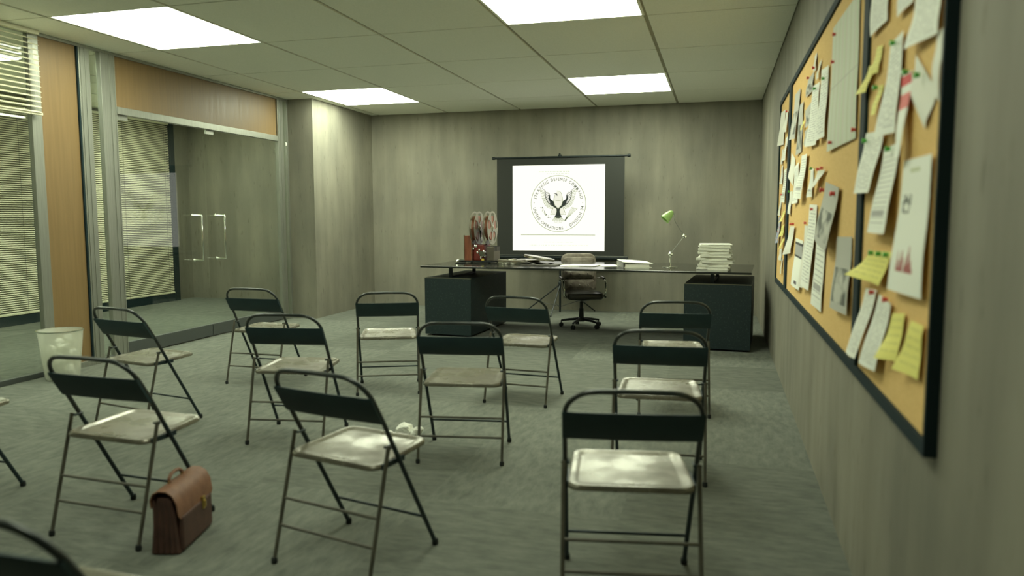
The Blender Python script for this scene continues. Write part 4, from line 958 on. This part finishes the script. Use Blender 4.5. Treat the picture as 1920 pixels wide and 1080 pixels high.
PAPERS = [
  ('text', 0, [(-7.921, 2.23), (-8.256, 2.189), (-8.256, 2.006), (-7.999, 2.011)], 'white typed page cut by the upper photo edge, beside the near divider'),
  ('text', 0, [(-8.399, 2.121), (-8.626, 2.093), (-8.611, 1.968), (-8.419, 1.974)], 'white page showing only its bottom corner, atop the near cork panel'),
  ('text', 1, [(-8.624, 1.997), (-8.873, 1.976), (-8.869, 1.826), (-8.608, 1.843)], 'broad greyish page at the top of the near cork panel'),
  ('plain', 0, [(-8.837, 1.835), (-8.901, 1.833), (-8.911, 1.658), (-8.84, 1.697)], 'thin sliver of pale paper beside the black near end of the board'),
  ('sticky', 0, [(-8.083, 1.96), (-8.181, 1.945), (-8.148, 1.864), (-8.04, 1.869)], 'upper yellow sticky note of the slanting pair by the near divider'),
  ('sticky', 1, [(-7.969, 1.917), (-8.067, 1.905), (-8.01, 1.821), (-7.888, 1.827)], 'lower yellow sticky note of the slanting pair by the near divider'),
  ('sticky', 0, [(-8.149, 1.82), (-8.226, 1.811), (-8.188, 1.721), (-8.08, 1.728)], 'small yellow sticky note just left of the long grey page'),
  ('text', 2, [(-8.328, 1.917), (-8.495, 1.919), (-8.487, 1.631), (-8.287, 1.635)], 'long wavy grey page in the upper middle of the near cork panel'),
  ('stripe', 1, [(-8.487, 1.792), (-8.613, 1.786), (-8.624, 1.55), (-8.53, 1.548)], 'narrow sheet with red and white bands at its top'),
  ('plain', 0, [(-8.633, 1.822), (-8.865, 1.688), (-8.772, 1.609), (-8.619, 1.718)], 'kite shaped pale paper pinned askew beside the red banded sheet'),
  ('text', 2, [(-7.975, 1.681), (-8.29, 1.658), (-8.211, 1.464), (-7.892, 1.47)], 'white typed page overlapping the near divider strip at mid height'),
  ('lines', 1, [(-8.287, 1.6), (-8.492, 1.601), (-8.469, 1.333), (-8.175, 1.333)], 'long white letter with ruled lines hanging right of the page on the divider'),
  ('chart', 1, [(-8.57, 1.542), (-8.862, 1.54), (-8.852, 1.178), (-8.512, 1.173)], 'large white sheet with a dark blot and a spiky red chart'),
  ('sticky', 3, [(-8.181, 1.27), (-8.519, 1.282), (-8.363, 1.169), (-7.979, 1.175)], 'large yellow note with curled lower edge hanging from three green pins'),
  ('text', 2, [(-8.094, 1.137), (-8.282, 1.148), (-8.111, 0.888), (-7.907, 0.882)], 'white curled slip under the big yellow note, the one beside the near divider'),
  ('text', 2, [(-8.321, 1.138), (-8.501, 1.127), (-8.389, 0.9), (-8.133, 0.88)], 'white curled slip under the big yellow note, the one farther from the near divider'),
  ('sticky', 1, [(-8.513, 1.101), (-8.664, 1.12), (-8.623, 0.977), (-8.456, 0.955)], 'narrow yellow note low on the near panel, beside the white curled slips'),
  ('sticky', 1, [(-8.735, 1.109), (-8.864, 1.113), (-8.85, 0.971), (-8.665, 0.963)], 'yellow note with dark writing at the low near corner of the board'),
  ('table', 0, [(-6.972, 2.28), (-7.694, 2.257), (-7.736, 1.688), (-6.987, 1.695)], 'huge pale printed chart with faint coloured columns held by red pins'),
  ('text', 1, [(-6.607, 2.152), (-6.884, 2.125), (-6.893, 1.779), (-6.599, 1.778)], 'tall white slip with a green pin, beside the huge printed chart'),
  ('text', 2, [(-6.288, 2.122), (-6.583, 2.096), (-6.543, 1.771), (-6.162, 1.791)], 'tall white slip with a green pin, second from the huge printed chart'),
  ('photo', 0, [(-5.917, 2.218), (-6.215, 2.215), (-6.249, 2.101), (-5.86, 2.12)], 'topmost of the tilted clippings left of the tall white slips'),
  ('photo', 0, [(-5.825, 2.043), (-6.236, 2.058), (-6.224, 1.93), (-5.982, 1.921)], 'middle clipping with a small dark picture left of the tall white slips'),
  ('photo', 0, [(-5.835, 1.917), (-6.15, 1.914), (-6.153, 1.815), (-5.957, 1.814)], 'lowest of the column of tilted clippings left of the tall white slips'),
  ('plain', 0, [(-6.241, 2.293), (-6.337, 2.298), (-6.354, 2.201), (-6.244, 2.201)], 'thin upright slip high on the middle panel, farther from the huge chart'),
  ('plain', 0, [(-6.455, 2.211), (-6.565, 2.215), (-6.501, 2.129), (-6.397, 2.133)], 'thin upright slip high on the middle panel, nearer to the huge chart'),
  ('photo', 1, [(-5.134, 2.247), (-5.503, 2.234), (-5.4, 1.913), (-5.085, 1.933)], 'white and grey blade shaped page next to the far divider, high up'),
  ('photo', 0, [(-5.438, 2.13), (-5.707, 2.119), (-5.682, 1.804), (-5.393, 1.799)], 'page with a grey lower half hanging behind the blade shaped page'),
  ('sticky', 2, [(-5.747, 1.987), (-5.872, 1.982), (-5.829, 1.928), (-5.734, 1.928)], 'tiny yellow slip beside the column of tilted clippings'),
  ('plain', 0, [(-4.955, 1.852), (-5.262, 1.786), (-5.21, 1.599), (-4.977, 1.674)], 'pointed white slip against the far divider at mid height'),
  ('text', 1, [(-5.276, 1.73), (-5.563, 1.747), (-5.585, 1.476), (-5.329, 1.469)], 'white slip at mid height, second from the far divider'),
  ('lines', 3, [(-5.797, 1.768), (-6.104, 1.757), (-5.999, 1.491), (-5.707, 1.505)], 'thick folded white leaflet casting a dark shadow'),
  ('lines', 0, [(-6.24, 1.662), (-6.383, 1.654), (-6.394, 1.495), (-6.252, 1.495)], 'narrow strip under a green pin in the middle of the middle panel'),
  ('plain', 2, [(-6.63, 1.626), (-6.924, 1.615), (-6.719, 1.547), (-6.404, 1.512)], 'fanned curled slip under two red pins'),
  ('photo', 3, [(-6.984, 1.552), (-7.416, 1.509), (-7.301, 1.228), (-6.801, 1.276)], 'grey curled photograph held by two large red pins'),
  ('text', 1, [(-6.265, 1.455), (-6.612, 1.447), (-6.539, 0.979), (-6.164, 0.981)], 'long white sheet with a red mark at its head'),
  ('lines', 1, [(-6.676, 1.382), (-7.025, 1.369), (-6.94, 0.91), (-6.63, 0.917)], 'long printed strip hanging lowest below the grey curled photograph'),
  ('plain', 2, [(-6.082, 1.33), (-6.251, 1.332), (-6.2, 0.962), (-6.082, 0.961)], 'thin strip under a red pin beside the long sheet with the red mark'),
  ('header', 0, [(-5.49, 1.239), (-5.951, 1.234), (-5.941, 0.922), (-5.488, 0.922)], 'white form with a dark banded heading'),
  ('plain', 2, [(-5.135, 1.314), (-5.453, 1.318), (-5.247, 1.122), (-4.813, 1.09)], 'pale tag slanting across the far divider under two red pins'),
  ('plain', 0, [(-4.929, 1.566), (-5.141, 1.567), (-5.077, 1.399), (-4.944, 1.407)], 'small white tag under a green pin beside the far divider'),
  ('photo', 0, [(-7.346, 1.296), (-7.737, 1.306), (-7.764, 0.999), (-7.364, 0.984)], 'large faded photograph beside the near divider, low on the middle panel'),
  ('plain', 1, [(-3.846, 2.291), (-4.328, 2.252), (-4.224, 1.98), (-3.685, 2.014)], 'grey sheet at the top of the far narrow panel'),
  ('plain', 2, [(-4.451, 2.225), (-4.627, 2.206), (-4.516, 2.054), (-4.335, 2.065)], 'curled white slip beside the grey sheet at the top of the far panel'),
  ('text', 0, [(-4.383, 2.013), (-4.579, 2.014), (-4.552, 1.829), (-4.35, 1.831)], 'wavy slip below the curled white slip on the far panel'),
  ('plain', 0, [(-4.086, 1.952), (-4.226, 1.945), (-4.155, 1.822), (-4.021, 1.831)], 'short slip below the grey sheet on the far panel'),
  ('lines', 0, [(-4.324, 1.763), (-4.578, 1.763), (-4.532, 1.494), (-4.32, 1.502)], 'tall pale slip at mid height on the far panel'),
  ('text', 0, [(-4.087, 1.808), (-4.226, 1.808), (-4.205, 1.655), (-4.061, 1.661)], 'narrow slip at mid height, at the far frame of the far panel'),
  ('plain', 0, [(-4.097, 1.573), (-4.237, 1.574), (-4.057, 1.388), (-3.904, 1.392)], 'narrow slip under a red pin on the far panel'),
  ('sticky', 2, [(-4.43, 1.422), (-4.633, 1.429), (-4.564, 1.345), (-4.359, 1.331)], 'topmost of the three golden tags low on the far panel'),
  ('sticky', 2, [(-4.369, 1.305), (-4.6, 1.32), (-4.556, 1.235), (-4.294, 1.215)], 'middle of the three golden tags low on the far panel'),
  ('sticky', 2, [(-4.413, 1.196), (-4.617, 1.211), (-4.571, 1.133), (-4.335, 1.114)], 'lowest of the three golden tags low on the far panel'),
  ('blue', 1, [(-3.953, 1.374), (-4.184, 1.388), (-4.103, 1.16), (-3.895, 1.143)], 'blue and grey strip beside the golden tags'),
  ('plain', 0, [(-4.143, 1.106), (-4.364, 1.12), (-4.35, 1.018), (-4.122, 1.014)], 'white card below the golden tags'),
  ('plain', 0, [(-4.374, 1.028), (-4.5, 1.048), (-4.419, 0.917), (-4.314, 0.9)], 'thin slip hanging at the bottom of the far panel'),
]
PINS = [
  ('green', -8.181, 1.809, 'beside the small yellow note under the slanting pair'),
  ('green', -8.419, 1.901, 'at the top of the long wavy grey page'),
  ('green', -8.6, 1.783, 'over the red banded sheet'),
  ('green', -8.732, 1.752, 'in the kite shaped paper'),
  ('green', -8.022, 1.651, 'in the typed page that overlaps the near divider'),
  ('green', -8.419, 1.589, 'in the long ruled letter'),
  ('green', -8.23, 1.266, 'nearest the divider, in the big yellow note'),
  ('green', -8.349, 1.269, 'in the middle of the big yellow note'),
  ('green', -8.457, 1.271, 'farthest from the divider, in the big yellow note'),
  ('red', -8.268, 1.139, 'in the curled slip next to the near divider'),
  ('red', -8.478, 1.137, 'in the curled slip further from the near divider'),
  ('red', -7.145, 2.214, 'at the top far corner of the huge printed chart'),
  ('red', -7.127, 2.094, 'on the far edge of the huge chart, below the top one'),
  ('red', -7.14, 1.727, 'at the bottom far corner of the huge chart'),
  ('red', -7.78, 1.716, 'at the bottom near corner of the huge chart'),
  ('green', -6.804, 2.075, 'in the tall slip beside the huge chart'),
  ('green', -6.442, 2.083, 'in the tall slip second from the huge chart'),
  ('red', -6.359, 2.21, 'by the thin upright slips high on the middle panel'),
  ('red', -6.091, 2.201, 'on the topmost tilted clipping'),
  ('green', -6.416, 1.651, 'over the narrow strip in the middle of the board'),
  ('red', -6.724, 1.629, 'smaller-left of the pair over the fanned slip'),
  ('red', -6.87, 1.626, 'right one of the pair over the fanned slip'),
  ('red big', -6.941, 1.515, 'large, far one of the pair holding the grey curled photograph'),
  ('red big', -7.303, 1.487, 'large, near one of the pair holding the grey curled photograph'),
  ('red', -6.509, 1.425, 'at the head of the long white sheet'),
  ('red', -6.22, 1.347, 'at the head of the thin strip'),
  ('red', -5.281, 1.331, 'far one of the two over the slanting tag'),
  ('red', -5.458, 1.333, 'near one of the two over the slanting tag'),
  ('green', -5.07, 1.566, 'over the small white tag by the far divider'),
  ('red', -4.607, 2.201, 'at the top of the far panel'),
  ('red', -4.345, 1.562, 'at mid height on the far panel'),
]

for k, (kind, lift, q, lab) in enumerate(PAPERS):
    x0 = XR-0.0215-0.0032*(lift+1)-0.00025*(k % 7)
    C = [Vector((0, p[0], p[1])) for p in q]      # far-top, near-top, near-bottom, far-bottom
    cen = sum(C, Vector())/4; bm = nb(); nu, nv = 4, 10; uvl = bm.loops.layers.uv.new('UVMap')
    curl = 0.010+0.006*(k % 3)+(0.02 if kind == 'sticky' else 0)+0.006*lift
    hgt = (C[0]-C[3]).length; curl *= min(1.0, hgt/0.2)
    ph = random.uniform(0, 3); front, back = [], []
    for j in range(nv+1):
        v = j/nv; rf_, rb_ = [], []
        for i in range(nu+1):
            u = i/nu; p = (C[3]*(1-u)+C[2]*u)*(1-v)+(C[0]*(1-u)+C[1]*u)*v
            d = curl*(1-v)**2*(0.6+0.5*math.sin(2.2*u+ph))+0.0035*math.sin(PI*v)*(1+math.sin(5*v+ph))
            rf_.append((bm.verts.new((-d, p.y-cen.y, p.z-cen.z)), (1-u if False else u, v))); rb_.append((bm.verts.new((-d+0.0006, p.y-cen.y, p.z-cen.z)), (u, v)))
        front.append(rf_); back.append(rb_)
    def quad(L4):
        f = bm.faces.new([a[0] for a in L4])
        for lp, a in zip(f.loops, L4): lp[uvl].uv = a[1]
    for G in (front, back):
        for j in range(nv):
            for i in range(nu): quad((G[j][i], G[j][i+1], G[j+1][i+1], G[j+1][i]))
    for j in range(nv):
        for i in (0, nu): quad((front[j][i], front[j+1][i], back[j+1][i], back[j][i]))
    for i in range(nu):
        for j in (0, nv): quad((front[j][i], front[j][i+1], back[j][i+1], back[j][i]))
    nm = {'sticky': 'sticky_note', 'photo': 'photo_clipping', 'table': 'wall_chart'}.get(kind, 'pinned_paper')
    mk = (kind, k % 3); key = 'paper_%s_%d' % mk
    o = link(nm, bm, MATS.get(key) or paper_mat(*mk), smooth=True)
    o.location = (x0, cen.y, cen.z); tag(o, lab, 'note' if kind == 'sticky' else 'paper', 'papers pinned to the board')
M_PIN = {'green': mat('green_pin', (0.09, 0.45, 0.06), 0.35), 'red': mat('red_pin', (0.72, 0.08, 0.06), 0.35)}
pin0 = {}
for k, (colr, y, z, lab) in enumerate(PINS):
    c = colr.split()[0]; big = 'big' in colr; key = colr
    if key not in pin0:
        t = thing('push_pin', '', 'push pin'); s = 1.8 if big else 1.3
        M_ = Matrix.Rotation(-PI/2, 4, 'Y')
        bm = nb(); lathe(bm, [(0.0012*s, 0.0), (0.0060*s, 0.001*s), (0.0052*s, 0.0025*s), (0.0044*s, 0.006*s), (0.0064*s, 0.0075*s), (0.0068*s, 0.0105*s), (0.005*s, 0.012*s)], 14, M_); link('head', bm, M_PIN[c], t, smooth=True)
        bm = nb(); lathe(bm, [(0.0006, -0.014), (0.0008, 0.001)], 6, M_); link('needle', bm, M_CHROME, t)
        pin0[key] = t; p = t
    else: p = copy_tree(pin0[key])
    p.location = (XR-0.036, y, z); p['label'] = '%s push pin %s' % (c, lab); p['group'] = 'push pins on the board'
